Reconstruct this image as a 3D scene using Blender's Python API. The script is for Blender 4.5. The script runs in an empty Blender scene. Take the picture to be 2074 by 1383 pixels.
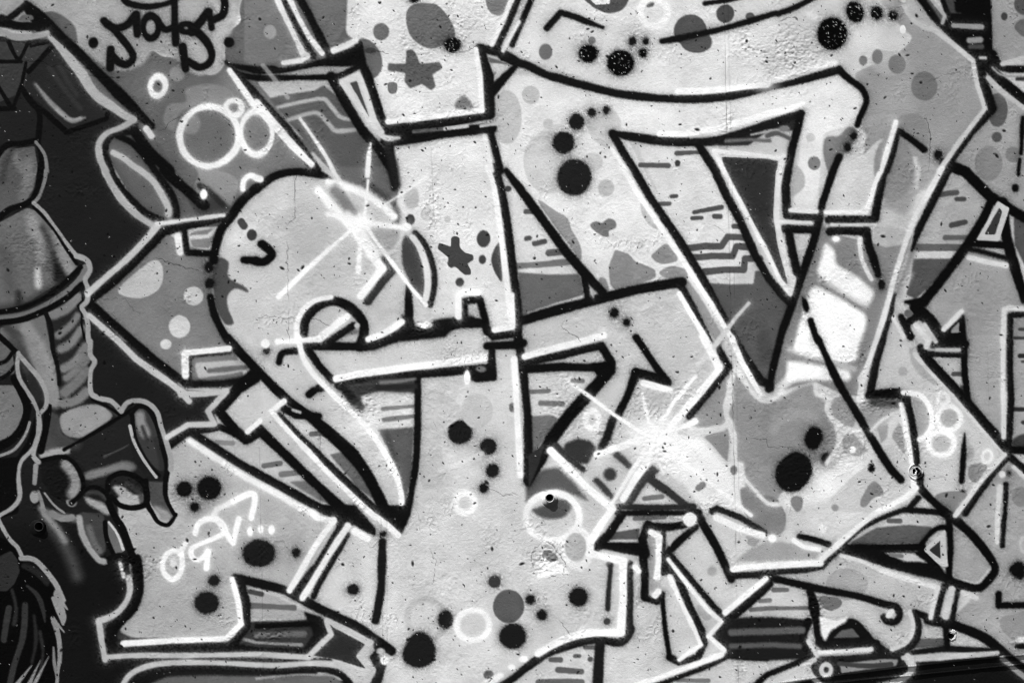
import bpy, bmesh, math
import numpy as np
from mathutils import Vector

# ------------------------------------------------------------------ camera, sky, sun, exposure
S = 0.002                                   # metres per wall pixel: the photograph covers 4.15 m of wall
CXP, CYP, ZC = 1037.0, 691.5, 1.75          # wall pixel at the middle of the picture, and its height above the pavement
C = bpy.context.scene
cam_d = bpy.data.cameras.new('camera'); cam = bpy.data.objects.new('camera', cam_d); C.collection.objects.link(cam)
cam_d.lens = 50; cam_d.sensor_width = 36; cam_d.clip_end = 500
cam.location = (0, -2074 * S * 50 / 36, ZC); cam.rotation_euler = (math.radians(90), 0, 0)
C.camera = cam
SUN_EL, SUN_AZ = math.radians(58), math.radians(-42)     # azimuth seen from the wall: negative is to the left of the camera
sd = Vector((math.sin(SUN_AZ) * math.cos(SUN_EL), -math.cos(SUN_AZ) * math.cos(SUN_EL), math.sin(SUN_EL)))
W = bpy.data.worlds.new('World'); C.world = W; W.use_nodes = True
nt = W.node_tree; nt.nodes.clear()
sky = nt.nodes.new('ShaderNodeTexSky'); sky.sky_type = 'NISHITA'; sky.sun_disc = False
sky.sun_elevation = SUN_EL; sky.sun_rotation = math.atan2(sd.x, sd.y)
bw = nt.nodes.new('ShaderNodeRGBToBW'); bg = nt.nodes.new('ShaderNodeBackground'); wo = nt.nodes.new('ShaderNodeOutputWorld')
bg.inputs['Strength'].default_value = 0.09
nt.links.new(sky.outputs[0], bw.inputs[0]); nt.links.new(bw.outputs[0], bg.inputs['Color']); nt.links.new(bg.outputs[0], wo.inputs['Surface'])
sun_d = bpy.data.lights.new('sun', 'SUN'); sun_d.energy = 5.0; sun_d.angle = math.radians(.5)
sun = bpy.data.objects.new('sun', sun_d); C.collection.objects.link(sun); sun.location = (0, -6, 8)
sun.rotation_euler = sd.to_track_quat('Z', 'Y').to_euler()
C.view_settings.view_transform = 'Standard'; C.view_settings.look = 'None'; C.view_settings.gamma = 1
C.view_settings.use_curve_mapping = False; C.view_settings.exposure = 0.40
C.cycles.filter_width = 1.0
C.cycles.max_bounces = 6

# ------------------------------------------------------------------ the painting, drawn as strokes in wall coordinates
# codes: F/B filled outline (straight/curved), S/C stroke (straight/curved), E ellipse, R ring; value ~softness @opacity width : points
ART = """
# a1 fills
F bg 90 : g 60,60 420,150 640,300 480,460 300,460 150,200
F lf 165~12 : g -400,-400 520,-400 485,20 470,60 455,100 452,135 440,150 400,153 360,120 330,113 308,100 290,130 262,142 225,143 190,120 150,88 60,60 0,40 -400,40
F lf 185~14 : a1 150,57 163,61 178,54 180,38 184,22 192,14 190,0 170,0 178,14 170,40 160,56
F bg 98~4 : a1 60,36 75,52 88,57 100,57 112,52 123,40 130,46 145,47 150,57 163,62 175,60 182,52 181,40 186,25 195,18 193,8 202,-20 g 750,-60 740,0 745,30 725,75 700,100 640,140 520,150 640,340 g 560,350 480,400 455,440 400,430 330,300 270,230 220,180
F bg 118~40 : a1 178,62 207,55 g 640,340 560,350 480,400 455,440 a2 165,20 165,0 g 440,330 420,240
B sh 135~8@.8 : a1 150,72 168,68 185,72 190,85 160,85 145,92 140,105 132,98 136,85 150,82
B sh 150~7@.7 : a1 150,125 g 400,340 440,345 a2 190,5 192,15 185,28 175,20 168,12 160,22 157,12 160,2 
E sh 150~8@.8 : a1 143,60 6,6
E sh 104~9 : a1 170,111 21,21
E sh 138~9@.7 : a1 154,100 8,8
B sh 92 : a1 33,12 43,10 53,15 61,23 62,36 52,32 40,22
C ol 13 8 : a1 21,4,7 30,14,12 45,28,11 62,42,8 75,55,7 88,68,8 100,80,9 112,92,7 122,102,6
C ol 13 6 : a1 -5,16 2,15 10,13 21,5 30,14
C ol 13 7 : a1 -5,18 5,19 14,21 28,22 40,25
F sh9 95~4 : a1 13,17 18,12 26,12 28,16 20,18
S hl 150 4.6 : a1 5,10.5 17,1
C hl 150 5 : a1 -5,24 4,27 12,30 25,30 38,27
C hl 168 5 : a1 40,30,4 50,40,5.5 58,50,7 66,60,7.8 72,70,8 80,79,8 90,86,7.2 100,93,6 108,97,5
C hl 165 4.6 : a1 108,97 98,103 88,107 82,112 79,120 81,130 86,138 a2 85,0 90,10 97,22 106,32 115,39 125,45
C ol 15 5 : a1 110,98 106,106 95,108 88,112 85,120 87,130 90,138 a2 89,0 97,12 108,25 118,34 130,40
F fg 92~6 : a1 90,121 100,122 112,130 125,145 a2 132,20 138,32 135,36 125,30 110,17 97,0
C hl 182 4.6 : a1 91.5,123.5 100,128 109,135 a2 115,1 124,9 131,20 136,30 136,35
C ol 15 5 : a1 95,110 107,116 118,128 128,142 a2 138,18 142,28 143,37
C ol 15 8 : a1 108,105 120,122 137,138 a2 133,0 150,15 165,28
F sh 90 : a1 100,113 105,112 118,128 a2 130,3 142,20 160,36 146,36 140,20
S hl 205 4.5 : a1 118,104 122.5,110
C tag 12 6.3 : a1 84,17 88,21 95,23 103,20 110,12
S tag 12 6.3 : a1 110,13 111,28
C tag 12 6.3 : a1 88,20 97,30 105,40 107.5,47 103,52 97,51 91,46
S tag 12 6.3 : a1 89.5,40 89,55
R tag 12 5.5 : a1 122,22 6.6,9.6
S tag 12 6 : a1 141,0 141,18 142,35
C tag 12 5.5 : a1 127,16 133,24 140,22
C tag 12 5 : a1 100,0 104,3 112,5 122,5.5 135,3 146,-3
R tag 12 5.5 : a1 150.5,23 4.5,3.2
S tag 12 7 : a1 155,26 162,18 168,10
S tag 12 5 : a1 169,10 171,23
C tag 12 6.5 : a1 157,24 166,33 171,43 169,51 161,54.5 152,50
S tag 12 6.5 : a1 147.5,38 150,56
C tag 12 6.3 : a1 179,-5 181.5,3 180,12 173,16
E tag 12 : a1 75.5,35 3.8,4.2
E tag 12 : a1 185,34.5 4.2,4.2
R rg 232 4.4 : a1 127.5,70 6.5,8 0.15
R rg 235 5 : a1 169,110 24,24
R rg 232 4.6 : a1 189,87 6,6
R rg 235 4.2 : a1 207,107 12.5,17.5
# left character, head and chest
F fg 56~3 : a1 -20,33 40,36 22,60 18,80 12,88 -20,88
F fg 36~3 : a1 22,62 43,39 50,42 60,55 85,85 85,96 55,105 20,72
C fg 120~8@.6 2.2 : a1 28,68 38,82 50,93 58,97 66,95
C fg 175~4@.8 1.6 : a1 46,89 52,94 58,97 65,95.5
C fg 60~8@.5 4 : a1 40,55 52,72 65,88
F fg 30~3 : a1 -20,90 18,75 30,95 28,113 5,118 -20,110
C fo 8 3.4 : a1 7,34 15,48 23,34
S fo 8 3.4 : a1 -10,50 17,50
S fo 8 2.6 : a1 24,34 25,37.5 38,35
S fo 8 4 : a1 42,38 23,58
C fo 8 3 : a1 21,51 17,70 10,88
S fo 8 3.6 : a1 -2,69 9,87 
S fo 8 3.6 : a1 -10,88 12,88
C fo 8 4.4 : a1 18,72 26,84 35,90 54,107 
S fo 8 4 : a1 54,107 86,96 88,87
C fo 8 4.6 : a1 24,80 32,92 31,112
C fo 8 4.5 : a1 31,113 18,116 5,118 -5,130
C fo 8 4.5 : a1 30,113 33,125 34,138
C fo7 120 3 : a1 29,115 36,125 38,138 a2 37,0 36,8 32,20 27,26
F fg 86~3 : a1 -20,128 5,120 15,120 28,118 31,138 a2 30,0 27,15 20,25 8,33 -20,40
C fg 130~14@.6 6 : a1 12,125 18,138 a2 22,-3 20,12
C fo 8 5 : a2 -10,44 0,37 8,31 20,27 27,22 31,10 33,-5
F fg 104~3 : a2 -20,46 0,42 10,36 22,30 28,32 40,45 50,58 60,72 63,78 45,92 25,105 0,113 -20,115
C fg 85~14@.8 8 : a2 32,45 38,60 42,80
C fg 145~16@.7 8 : a2 24,36 26,50
C fg 150~12@.6 5 : a2 44,50 52,66 56,80
C fo 8 2.4 : a2 27,29 40,42 50,58 62,75
C fo 8 4 : a2 -10,115 0,114 20,110 40,100 55,88 65,78
C fg 112~2 5 : a2 -10,120 0,119 20,116 38,108 55,97 66,86 69,78
C fo 8 5 : a2 -10,124 0,122.5 18,120 38,112 55,102 66,92
F fg 105~4 : a2 0,127 36,116 40,138 a3 42,0 45,20 48,48 40,55 38,40 28,20 20,12 12,8 0,0
C fg 150~18@.8 9 : a2 22,130 a3 33,5 40,25 42,42
C fg 55~14@.8 7 : a3 8,2 18,12 28,28 36,45
C fg 70~10@.8 4 : a2 5,127 18,133 28,140
C fo 14 3.6 : a2 37,115 41,125 42,138 a3 43,8 47,22 48,34
F fg 32~3 : a2 38,115 65,93 67,138 a3 70,0 70,40 68,50 50,56 47,30 43,0
B fg 132~6 : a3 48,62 58,54 75,51 85,54 91,60 80,68 65,77 52,75
F fg 72~8 : a3 39,55 47,60 50,74 60,80 55,88 40,93 33,90 33,78 37,68
C fg 155~5 3.6 : a3 40,92 48,90 55,87
F fg 31~3 : a3 54,88 100,60 108,56 108,62 104,75 108,95 120,112 95,118 75,115 68,102 60,94
C fo 8 3 : a3 52,87 70,77 90,65 105,56 110,53
C fo 10 2.5 : a3 75,47 88,53 98,60
B fg 55~3 : a3 109,54 116,54 123,63 130,80 133,98 130,104 122,98 112,80 108,65
C fo 12 4 : a3 106,58 112,52 120,54 126,65 131,83 135,100 134,112
C fo 12 3.4 : a3 107,60 109,78 117,95 128,108
C fg9 172~2 2.6 : a3 105,68 108,80 114,92 120,101 126,109
E fg 140~6 : a4 134,3 5.5,3.6
C fg 115~9@.8 6 : a3 72,108 85,104 100,99 107,101
C fg 80~3 .8 : a3 84,92 95,88 104,83
C fo 10 4 : a3 33,96 50,93 60,98 67,112 66,122 58,130
C fo 10 4 : a3 66,122 75,117 86,123 92,140
C fo 10 4.5 : a3 87,120 88,111 97,106 108,108 117,116 118,130 108,134 97,132 90,125
C fo 10 3.6 : a3 118,112 119,130 123,138 a4 128,8 136,10 142,2
C fo 10 3.6 : a3 134,110 134,125 140,138 a4 142,2
E fg 125~4 : a3 58,129 4.5,4
# lower-left limb
F fg 112~3 : a3 -20,35 12,35 18,45 20,60 12,75 -20,88
F fg 95~3 : a3 -20,-5 2,-2 10,8 12,25 -20,40
C fo 10 3 : a3 -10,20 4,16 10,9
C fo 10 3 : a3 -10,32 4,28 12,20
S fo 8 4 : a3 -2,-6 14,9
C fo 8 7 : a3 -10,89 5,82 16,72 22,55 18,42 12,30
C fg9 140~2 2.4 : a3 24,65 20,76 10,88 -8,94
F fg 9~4 : a3 -20,96 14,93 22,80 28,60 32,80 20,92 14,105 15,138 a4 0,5 -20,0
F fg 38~3 : a3 18,18 25,25 34,38 34,45 30,50 24,38
S fo 8 6 : a3 39,53 37,70 33,88
C fo7 150 3.4 : a3 15,9 14,20 16,30 22,40 28,50 31,60 30,78 25,88 17,97 15,110 16,125 10,134 0,140 a4 -1,6 3,14 8,22 14,28 17,34
C fo7 150 3.6 : a3 15,10 22,18 32,30 37.5,42 37,52 32,58
C fo7 148 4.4 : a3 31,58 32,70 28,85 27,92 31,97
S fo7 140 4.2 : a3 29,100 28,114
E fg 150~3 : a3 28,125 3.8,5
C fg 130~3 3 : a3 31,121 34,130 36,140
C fg9 140~2 1.6 : a3 36,122 44,132 52,138
C fo7 150 3 : a2 27,26 35,33 42,42 48,50 55,60 62,69
C fo7 155 4.2 : a2 62,69 70,72 73,80 69,88 71,95 70.5,105 66,110 69,116 71,124 71,132 72,138 a3 73,0 73,10 76.5,16 74,22 73,28 73,38 75,43 82,46 90,48 98,56
C fo7 155 4 : a3 98,56 103,49 112,47.5 120,50 127,57 130,68 135,83 138,95 138,103
S fo 8 2.2 : a2 67,90 67,105 63,109 66,115 66,124 68,135
# a4 figure
C fg 135~4 5 : a4 42,1 50,5 58,4
F fg 50~3 : a4 64,0 84,0 85,15 82,32 75,33 68,20
C fg 85~6@.7 4 : a4 70,15 76,25 80,31
C fo 10 6 : a4 88,-8 92,2 98,12 103,24 107,35 110,42
F fg 100~3 : a4 86,8 92,10 98,22 100,32 92,34 87,20
C fg9 195~3 2.6 : a4 88,8 95,18 99.5,30
C fo 9 4 : a4 85,8 86,20 90,30 92,34
C fo 10 4.5 : a4 84,39 92,36 97,35 107,40
F fg 6~6 : a4 -20,15 5,22 12,30 18,40 35,50 45,65 45,90 46,115 44,160 -20,160
F fg 45~3 : a4 9,31 14,38 16,48 12,58 5,64 -10,63 -10,40
C fg 26~4 3 : a4 20,44 30,50 38,58
C fo7 150 4 : a4 17,37 27,38 36,46 45,58 51,71
# dark left backdrop (a second, blacker coat low down)
F bg 27 : g -400,62 40,75 100,80 165,140 215,200 275,245 210,275 200,310 205,350 240,410 315,460 182,600 375,790 455,795 432,830 442,862 350,890 340,930 350,1040 a4 104,40 106,62 100,75 79,88 85,120 207,118 g 640,1337 g 660,1500 g -400,1500
F bg 16~80@.8 : g -400,1080 150,1060 330,1200 300,1500 -400,1500
# a4 letter base
F bg 24 : a4 84,102 200,102 b4 40,86 60,86 62,98 45,116 a4 150,119 86,120
F lf 172 : g 350,890 380,875 520,970 680,1050 600,1200 490,1170 480,1290 270,1290 a4 96,96 110,75 112,50 107,32 96,10 g 236,1005 300,1000 340,970
C ol 15 8.5 : a4 110,38 111.5,52 111,66 106,78 96,88 90,95
S ol 16 9 : a4 90,95 90,113
C hl 200 3 : a4 97,41 100,52
C hl 188 4.6 : a4 104,53 105,62 102,72 93,82 80,88
S hl 188 4.6 : a4 80,88 82,103 85,119
S ol 20 5 : a4 88,109 140,109 185,108
C hl 190 4.4 : a4 85,117 110,115.5 140,115.5 180,115 207,114.5 b4 20,115.5 42,117
S hl 242 4.6 : a4 100,106 140,103.5 183,102 195,90 192,70 187.5,54
C hl 190 4.4 : a4 98,142 104,132 115,125.5 130,122 150,121 180,121.5 207,123 b4 20,123.5 40,122 62,122.5 75,126 83,133 86,145
C ol 22 5 : a4 108,142 113,133 130,127 160,126 207,127 b4 20,128 45,126.5 64,129 74,137 78,145
F lf 100~8 : a4 118,140 135,133 170,131 200,132 b4 60,131 72,140 72,150 a4 118,150
S sh 165~6 2 : b4 0,134 30,131 60,131
F bg 30~8 : b4 -10,136 75,136 75,160 -10,160
C ol 28 2.6 : a4 88,121 140,118.5 207,118.5 b4 25,119.5 60,119
E tag 242 : a4 202,15.5 2.6,4
E tag 250 : b4 3.2,13.5 2.6,3.6
E tag 250 : b4 11.8,14 2.8,3.8
E sp 26 : a4 173,55 4.6,4.6
E sp 26 : a4 167,73 10.3,9
E sp 26 : a4 209,33 13.5,11
E sp 16 : a3 149,119 6.5,6.6
E sp 16 : a3 169,118 10,9.5
E sp 16 : a3 157,133.5 4,4
# a2 right
F bg 120 : a2 72,107 135,50 148,60 176,66 172,100 187,140 a3 195,20 200,36 150,37 140,28 108,0 a2 100,138
B sp 188 : a2 95,97 112,80 124,72 131,76 131,90 124,99 110,103
E sp 195 : a2 156.5,101 8,7.5
E sp 200 : a2 145,126 8.5,9
E sp 195 : a3 134,2 4.6,4
C hl 195 5.4 : a2 127,44 120,53 105,69 88,84 71,99
S ol 14 7 : a2 183,38,5 150,45,6 132,49,7 122,60,7.5 105,76,8.5 90,90,9 74,104,6
S ol 14 6.5 : a2 73,107 90,122 108,138 a3 125,15 148,32
S hl 192 5 : a2 72,117 95,137 a3 110,14 130,28 148,41
S hl 192 4.6 : a3 146,42.5 165,42 183,40 168,56 173,66
S hl 192 4.2 : a3 145,40 153,48
S hl 200 4.6 : a3 173,66.5 152,67 135,77
S hl 215 3 : a2 127,43 150,40 181,36
S hl 225 5 : a2 143.5,53 145.5,66
S ol 15 5 : a2 149,48 151,66 172,67
C ol 15 7 : a2 173,72 174,62 178,49 186,38 195,25 207,14
F lf 125 : a2 153,50 175,46 170,63 155,62
S sh 205 3.6 : a2 153,54 168,53 175,47
F sh 60~14 : a2 160,10 166,12 178,22 187,31 180,36 160,37 152,22 158,24 162,20
C ol 40~8 4 : a2 161,12 170,18 180,28
E hl 245 : a2 164.5,19 3,4.2
C hl 240 4.6 : a2 196,15 197,8 202,4 207,6 b2 3,7
S ol 22 4 : a3 185,8 156,11 153,14 153,30
S hl 232 5.6 : a3 149.5,10 150,27
S hl 232 4.4 : a3 150,9 165,7.5 185,5.5
F lf 185 : a3 157,17 195,15 203,23 160,30
S sh 105 4 : a3 169,23.5 199,20.5
S ol 22~9 6 : a3 150,34 180,34 200,30
S ol 18 6.5 : a3 184,-3 200,15 208,24
S ol 17 9 : a3 205,28,12 192,38,9 177,56,8 190,72,8 199,79,8 208,73,8
S ol 17 5.5 : a3 137,84 153,73 178,69 190,74
F lf 200 : a3 184,57 210,34 215,68 198,74
C hl 235 4 : a3 200,72.5 210,64
C ol 20 6.5 : a3 156,74 168,82 188,95 207,106 b3 20,117 40,128 55,136
F lf 195 : a3 163,76 190,80 200,83 210,78 b3 8,76 25,94 45,112 60,128 30,118 0,104
C dash 140 4 : a3 175,81 188,82
S dash 108 4 : b3 6,100 19,98
S dash 118 4.6 : b3 20,107 38,105
F sh 118~7 : b3 27,113 45,112 60,125 68,134 50,128
C hl 235~9 5 : a3 153,80 170,91 190,104 207,114 b3 15,122 32,132 48,140
# b1
F bg 115 : b1 -10,-30 15,-30 18,5 36,42 20,50 -10,52
F bg 112 : b1 36,-40 74,-40 75,10 72,22 66,31 62,38 55,32 45,15
E sh 160~6 : b1 11,26 5,5.5
F lf 185 : b1 0,66 57,65 85,100 105,128 107,138 55,138 45,120 20,90
F lf 180 : b1 10,58 40,52 82,46 84,54 60,62 15,62
F sh 90 : b1 10,80 25,76.5 47,73.5 54,69 60,74 78,92 82,97 106,130 109,138 b2 115,15 112,30 95,15 60,0 b1 45,122 20,92
C sh 172 3 : b1 17,87 35,83 53,80 60,86 68,95 80,97
C sh 165 3.4 : b1 26,97 42,92 50,92 58,100 65,106 86,104
F sh 85 : b1 30,100 42,95 50,96 60,108 68,110 90,108 105,128 108,140 60,138 45,120
S hl 222 3 : b1 35,96 45,110 55,125 62,138
S hl 222 2.4 : b2 60,-2 70,12 86,41
S hl 175@.7 3 : b1 5,53 15,65 25,79
S hl 228 3.6 : b1 0,82 20,105 44,133
S hl 238 4.6 : b1 -22,57 -3,84 12,100 28,118 44.5,133
S ol 20 7 : b1 -25,50,3 -8,68,5 5,84,7 25,106,8 48,138,8
S hl 222 4.6 : b1 15,-4 22,12 30,28 37,43 40,46
S hl 222 4 : b1 41,45 36,49 21.5,51
S ol 20 4.6 : b1 19,-4 30,16 46,46
S hl 232 4.2 : b1 25,-4 33,13 42,30 53,43.5
S ol 18 6.4 : b1 33,-4 42,12 50,28 59,46
S hl 235 5 : b1 62,41 72,37 80,33
F ol 16 : a1 180,50 b1 0,54 12,53 20,55 45,50 55,47 62,44 82,36 84,50 80,54 50,54 30,58 15,60 0,60 a1 186,55
C ol 16 4.6 : b1 -15,60 0,63 30,63 57,62.5 68,61 82,54
F sh 80~6@.6 : b1 68,49 80,44 80,47 70,50
S ol 16 7 : b1 82,36 85,52 90,63 97,85 104,106
S ol 16 7.4 : b1 60,62 70,80 85,105 100,122 108,135
S hl 215 4 : b1 69,66.5 82,60.5 88,75 95,97 101,107
C hl 215 4.2 : b1 69,67 80,82 92,98 102,110 108,112 115,111.5,2
F sh9 68~4 : b1 75,67 81,65.5 91,95
S ol 20 7.4 : b1 102,102 125,103 160,98 188,93
C ol 20 8 : b1 104,114 120,113 150,108 175,105 190,104
F ol 22 : b1 100,100 125,104 127,112 104,116
S sh9 90~5 2.4 : b1 127,106.5 150,104.5
S sh9 190~4 3 : b1 152,104.3 170,102
S sh9 178~4 3 : b1 181,102 195,100
C ol 18 6.5 : b1 107,116 108,128 110,140
S ol 20 8 : b1 182,42,6 187,62,8 188,92,9
C ol 18 5.6 : b1 188,104 192,118 197,138 b2 196,-5
S hl 242 4 : b1 177,40 180,60 182,88
S hl 242 4.6 : b1 106,98.5 140,94.5 182,89.5
S hl 236~7 3.4 : b1 184,110 187,124 190,138
S hl 240 4.2 : b1 206,0 200,14 190,36
S ol 20 5.6 : b1 213,-6 203,20 193,40
S hl 228 3 : b1 212,18 199,41
S ol 20 5 : c1 16,-4 8,15 -1,36
S ol 20 5 : c1 6,-6 -2,8
S ol 20 7 : b1 180,39 195,42 208,49
F lf 215 : b1 187,46 206,52 190,62
F sh 110~5 : b1 187,46 203,52 188,51
F sh 130~5 : b1 188,60 194,58 189,66
S ol 20 7.5 : b1 209,54,4 200,63,7 190,74,8
F st 92~5 : b1 121,41 126,40.5 129,45 131.5,52 148,50.5 150,55 142,60.5 145,70 141,73.5 133,68 124,72 119.5,66 120.5,59 106,57 106,51 120.5,52
E sp 108 : b1 100.5,26 6.6,7
B sp 108 : b1 122,8 130,3 145,4 155,14 160,25 158,33 145,39 135,38 125,30 121,18
B sp 110~2.5 : b1 106,67.5 113,67.5 112.5,75 107,75
B sp 118~9 : b1 160,84 167,77 173,82 175,88 168,89 161,88
B sp 104 : b1 83,32 92,33 100,43 101,55 95,63 90,56 85,44
E sp 50@.8 : b1 92,41 5,2.5
E sp 8 : b1 158,36.5 7,5.8
E sp 12 : b1 127,0 4,2.4
E sp 118 : b1 195,0 10,13
E sp 190 : b1 202,95 12,22
F lf 224 : b1 75,-40 g 1050,-120 b1 205,0 190,38 186,60 183,90 105,98 95,65 84,36 72,28
F lf 224 : b1 110,122 150,114 186,110 b2 190,0 200,60 206,125 190,126 184,100 165,98 160,118 140,122 145,100 143,70 130,48 115,30 112,0
F lf 220 : g 1050,-120 1500,-120 1480,10 1350,80 1480,70 1700,10 1700,130 1560,180 1400,200 1250,185 1000,95
F lf 226 : c1 -15,60 30,62 80,77 130,82 207,75 d1 55,57 78,80 75,98 45,108 d2 40,38 20,32 d1 30,90 c1 165,110 90,108 c2 180,138 135,88 75,98 0,5 c1 -10,130
# c1
S ol 24 4.6 : c1 27,23,5 38,10.5,4.6 50,14 60,18 72,22.5,3
B sp 78 : c1 58,-4 62,4 70,9 78,11 88,8 94,-1 95,-8
F sp 235~3 : c1 61,-2 78,-2 78,3.5 66,4
R rg 245 5.5 : c1 113,10 11,11 .3
E sp 78 : c1 110,3.2 4,3.2
S sp 80 3 : c1 100,9.5 102,14
E sp 82 : c1 143,25 13.2,12.8
E sp 84 : c1 148,34 12.5,9
C ol 22 5 : c1 120,33.5,4.5 140,30 165,24.5 190,17.5 210,11.5 d1 10,11 25,5 42,-4
E sp 72 : c1 171,11.5 7.6,7.5
E sp 90 : c1 191,13.5 3.6,3.2
S ol 22 4 : c1 155,3 170,1 190,-4
E sp 122 : c1 63.5,33 3,3
E sp 112 : c1 26,42 5.2,6.3
E sp 5 : c1 60.5,43.5 8,7.2
E sp 5 : c1 86.5,51 11,10.3
E sp 20 : c1 96,33.5 3,3.4
E sp 20 : c1 107,33.5 2.4,2.9
E sp 5 : c1 104.5,43 3.8,3.9
C ol 24 6.5 : c1 -8,46 0,49.5 12,53.5 25,60 40,64.5 60,70 80,75 105,78.5 130,80 160,79.5 185,76 205,72,4
C ol 22 6 : d1 -2,72,4 20,67,5 40,61.5 58,56.5
C ol 16 5 : d1 58,56.5 66,64 76,71.5 80,80 79,86 75,95 73,101
E sh9 205~30@.55 : c1 205,71 9,5
C hl 250 4.8 : c1 133,74 160,73 185,70.5 205,68.5
C hl 238~8 3.6 : d1 0,66 20,60 40,54.5 55,51
C hl 250 4.8 : c1 118,108 140,108 165,103.5 190,97 207,91.5 d1 15,89 29,83.5,3
C ol 24 7 : c1 80,107.5,4 95,110.5 120,114 150,115 170,112.5 190,106 207,100.5 d1 15,96 28,91.5,5
F ol 30~6@.9 : c1 165,112 207,102 d1 25,94 22,106 0,106 c1 190,118 165,118
S sh9 110~6 3 : c1 172,114 190,113 207,114
S sh9 175~5 2 : c1 192,109 207,106 d1 10,105
C sh9 90~6 3.5 : d1 0,110 8,108 18,112
E sh9 125 : d1 14,104 4.5,2.5
S ol 22 6.4 : c1 80,108 88,122 98,138 c2 110,21 130,50 150,82 165,110 175,128
S hl 248 3 : c1 79,120 91,138 
S hl 248 3.8 : c2 88,-3 100,18 115,40 130,62 145,85 160,108 178,138
E sp 188 : c1 14,77 6.8,7.5
E sp 195 : c1 28,100 4,4
E sp 198 : c1 28,131 20,25
E sp 203 : c1 64,131 8,7.5
B sp 200 : c1 60,97 68,90 78,88 84,93 87,102 80,108 80,118 74,119 65,113 60,104
E sp 26 : c1 40.5,115.5 9,9
E sp 26 : c1 51,98.5 6.3,6.8
E sp 26 : c1 63,91 3.5,3.7
B sp 26 : c1 72,88 75,85.5 78,88 76,92 73.5,92
E sp 30 : c2 49,5.5 14,15
S ol 22 6.5 : c1 150,118 158,130 163,138 c2 172,20 183,40 195,68 207,88 d2 10,98 19,107
S hl 240 3.6 : d1 13,128 c1 185,124 162,122 170,138 c2 190,38 207,70 d2 10,88 17,97
S hl 225 4.2 : d1 13,126 10,138 d2 8,20 7.5,40 12,60 17,84 21,87 18.5,99
F sh 48~3 : c1 168,127 207,128 d1 0,128 9,130 8,138 d2 7,0 5,35 8,60 15,84 16,92 8,85 0,68 c2 195,45 178,14 170,-4
S hl 225 3 : d2 7,41 35,42
S dash 88 3.6 : c1 132,124 151,123
S dash 88 4.2 : c1 102.5,133.5 125,134
E dash 60 : c1 132.5,132 2,2.4
# d1
F lf 208~50 : d1 -30,-40 90,-40 95,5 90,18 98,30 72,58 58,52 0,68
F bg 150 : d1 88,-40 108,-40 110,8 125,24 135,26 165,50 176,88 139,138 85,138 78,125 80,108 75,103 80,90 80,78 70,60 78,55 95,50 112,38 118,30 108,22 102,12 92,4
E sh 178~14@.8 : d1 98,50 14,11
F sh 205~5 : d1 89,32 97,22 101,22 103,30 116,33 108,40 98,42 92,40
E sp 120 : d1 77.5,49 3.6,4.2
E sp 120 : d1 89,46 4.4,6
E sp 118 : d1 105,52 7.2,8
E sp 112 : d1 127,70 10.8,11.8
B sh 134~6 : d1 105,95 120,92 128,98 131,110 128,120 118,116 108,105
E sp 235~2.5 : d1 109.5,24 2.4,3.5
E sp 3 : d1 52.5,27.5 12.3,13
E sp 5 : d1 71,10 7,8.6 -.3
E sp 8 : d1 88.5,11 5,5.8 -.3
E sp 9 : d1 101.5,13 3.8,3.8
E rg 225 : d1 36.5,12.5 4.8,4
F lf 178 : d1 109,-10 120,-10 140,20 160,42 135,25 122,20 113,10
C hl 188 3 : d1 109,-6 112,8 120,18 132,24
S hl 198 4 : d1 133,23 148,34 166,49 170,70 176,88 165,102 155,115 139,138
S ol 12 8 : d1 121,-6 135,12 150,28 166,44 172,56 176,72 181,88,9 165,106,7 150,126,7 143,136,7
F ol 12 : d1 132,-20 180,-20 182,40 190,52 175,56 165,46 148,24 143,10
S sh9 70 3 : d1 130,0 141,15
S hl9 165 2.4 : d1 130,-3 143.5,13 141.5,19
S hl9 150 4 : d1 150.5,21 173,22
S sh9 145 4.6 : d1 163,33 172,32.5
F sh9 65 : d1 143,-2 150,-2 152,10 157,11 148,11
S sh9 70~6 4 : d1 164,38 173,38
C ol 12 6 : d1 182,44 186,52 195,56 207,56
S ol 12 8 : d1 172,48 190,66 208,81
S hl 190 2.4 : d1 172,47 176,47
F lf 153 : d1 180,-40 g 2250,-100 2250,120 d1 190,50 182,40
E sp 80 : d1 208,3 8.5,9
B sp 100 : d1 200,22 207,16 215,24 208,30
E sp 60 : d1 191.5,13.5 2.4,3
S hl 188 3.6 : d1 190,52 212,46
C hl 145 2 : d1 182,55 190,61 207,62
S hl 182 3.6 : d1 178,63 190,75 208,88
S sh9 50 3.4 : d1 202,64 210,64
F lf 155 : d1 176,92 178,64 208,89 g 2250,260 2250,480 d2 207,34 150,-5 d1 150,130
E sp 84 : d1 186,89 8.3,13.5
E sp 78 : d1 185.5,111 4,4
E sp 130 : d1 179,132 11,14
E sp 124 : d1 198.5,125 6.2,6.5
S ol 12 8 : d1 143,132 160,139 d2 180,21 208,38
S ol 12 3.4 : d1 206.5,95 205,124
S ol 12 3.2 : d1 204,129 203,138 d2 203,3
E ol 14 : d2 200.5,14 2.8,3.2
S hl 238 4 : d1 104,98.5 100,112 92,138 d2 88,8 80,33
S ol 16 4.4 : d1 106,106,3 103,120 97,138
S ol 16 7 : d2 94,-1 91,15 87,38
S ol 16 4.8 : d1 107,106.5 118,114 127,121
E sp 14 : d1 138,125.5 3.4,4
B sh 122 : d1 65,103 71,104 72,110 66,120 60,128 52,142 47,132 45,120 48,111 58,110
E sp 18 : d1 70,110 2.8,3.8
E sp 18 : d1 65,119 3,3.8
E sp 122 : d1 38,132 5,5.4
E sp 195 : d1 35,111 3.5,3.5
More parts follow.
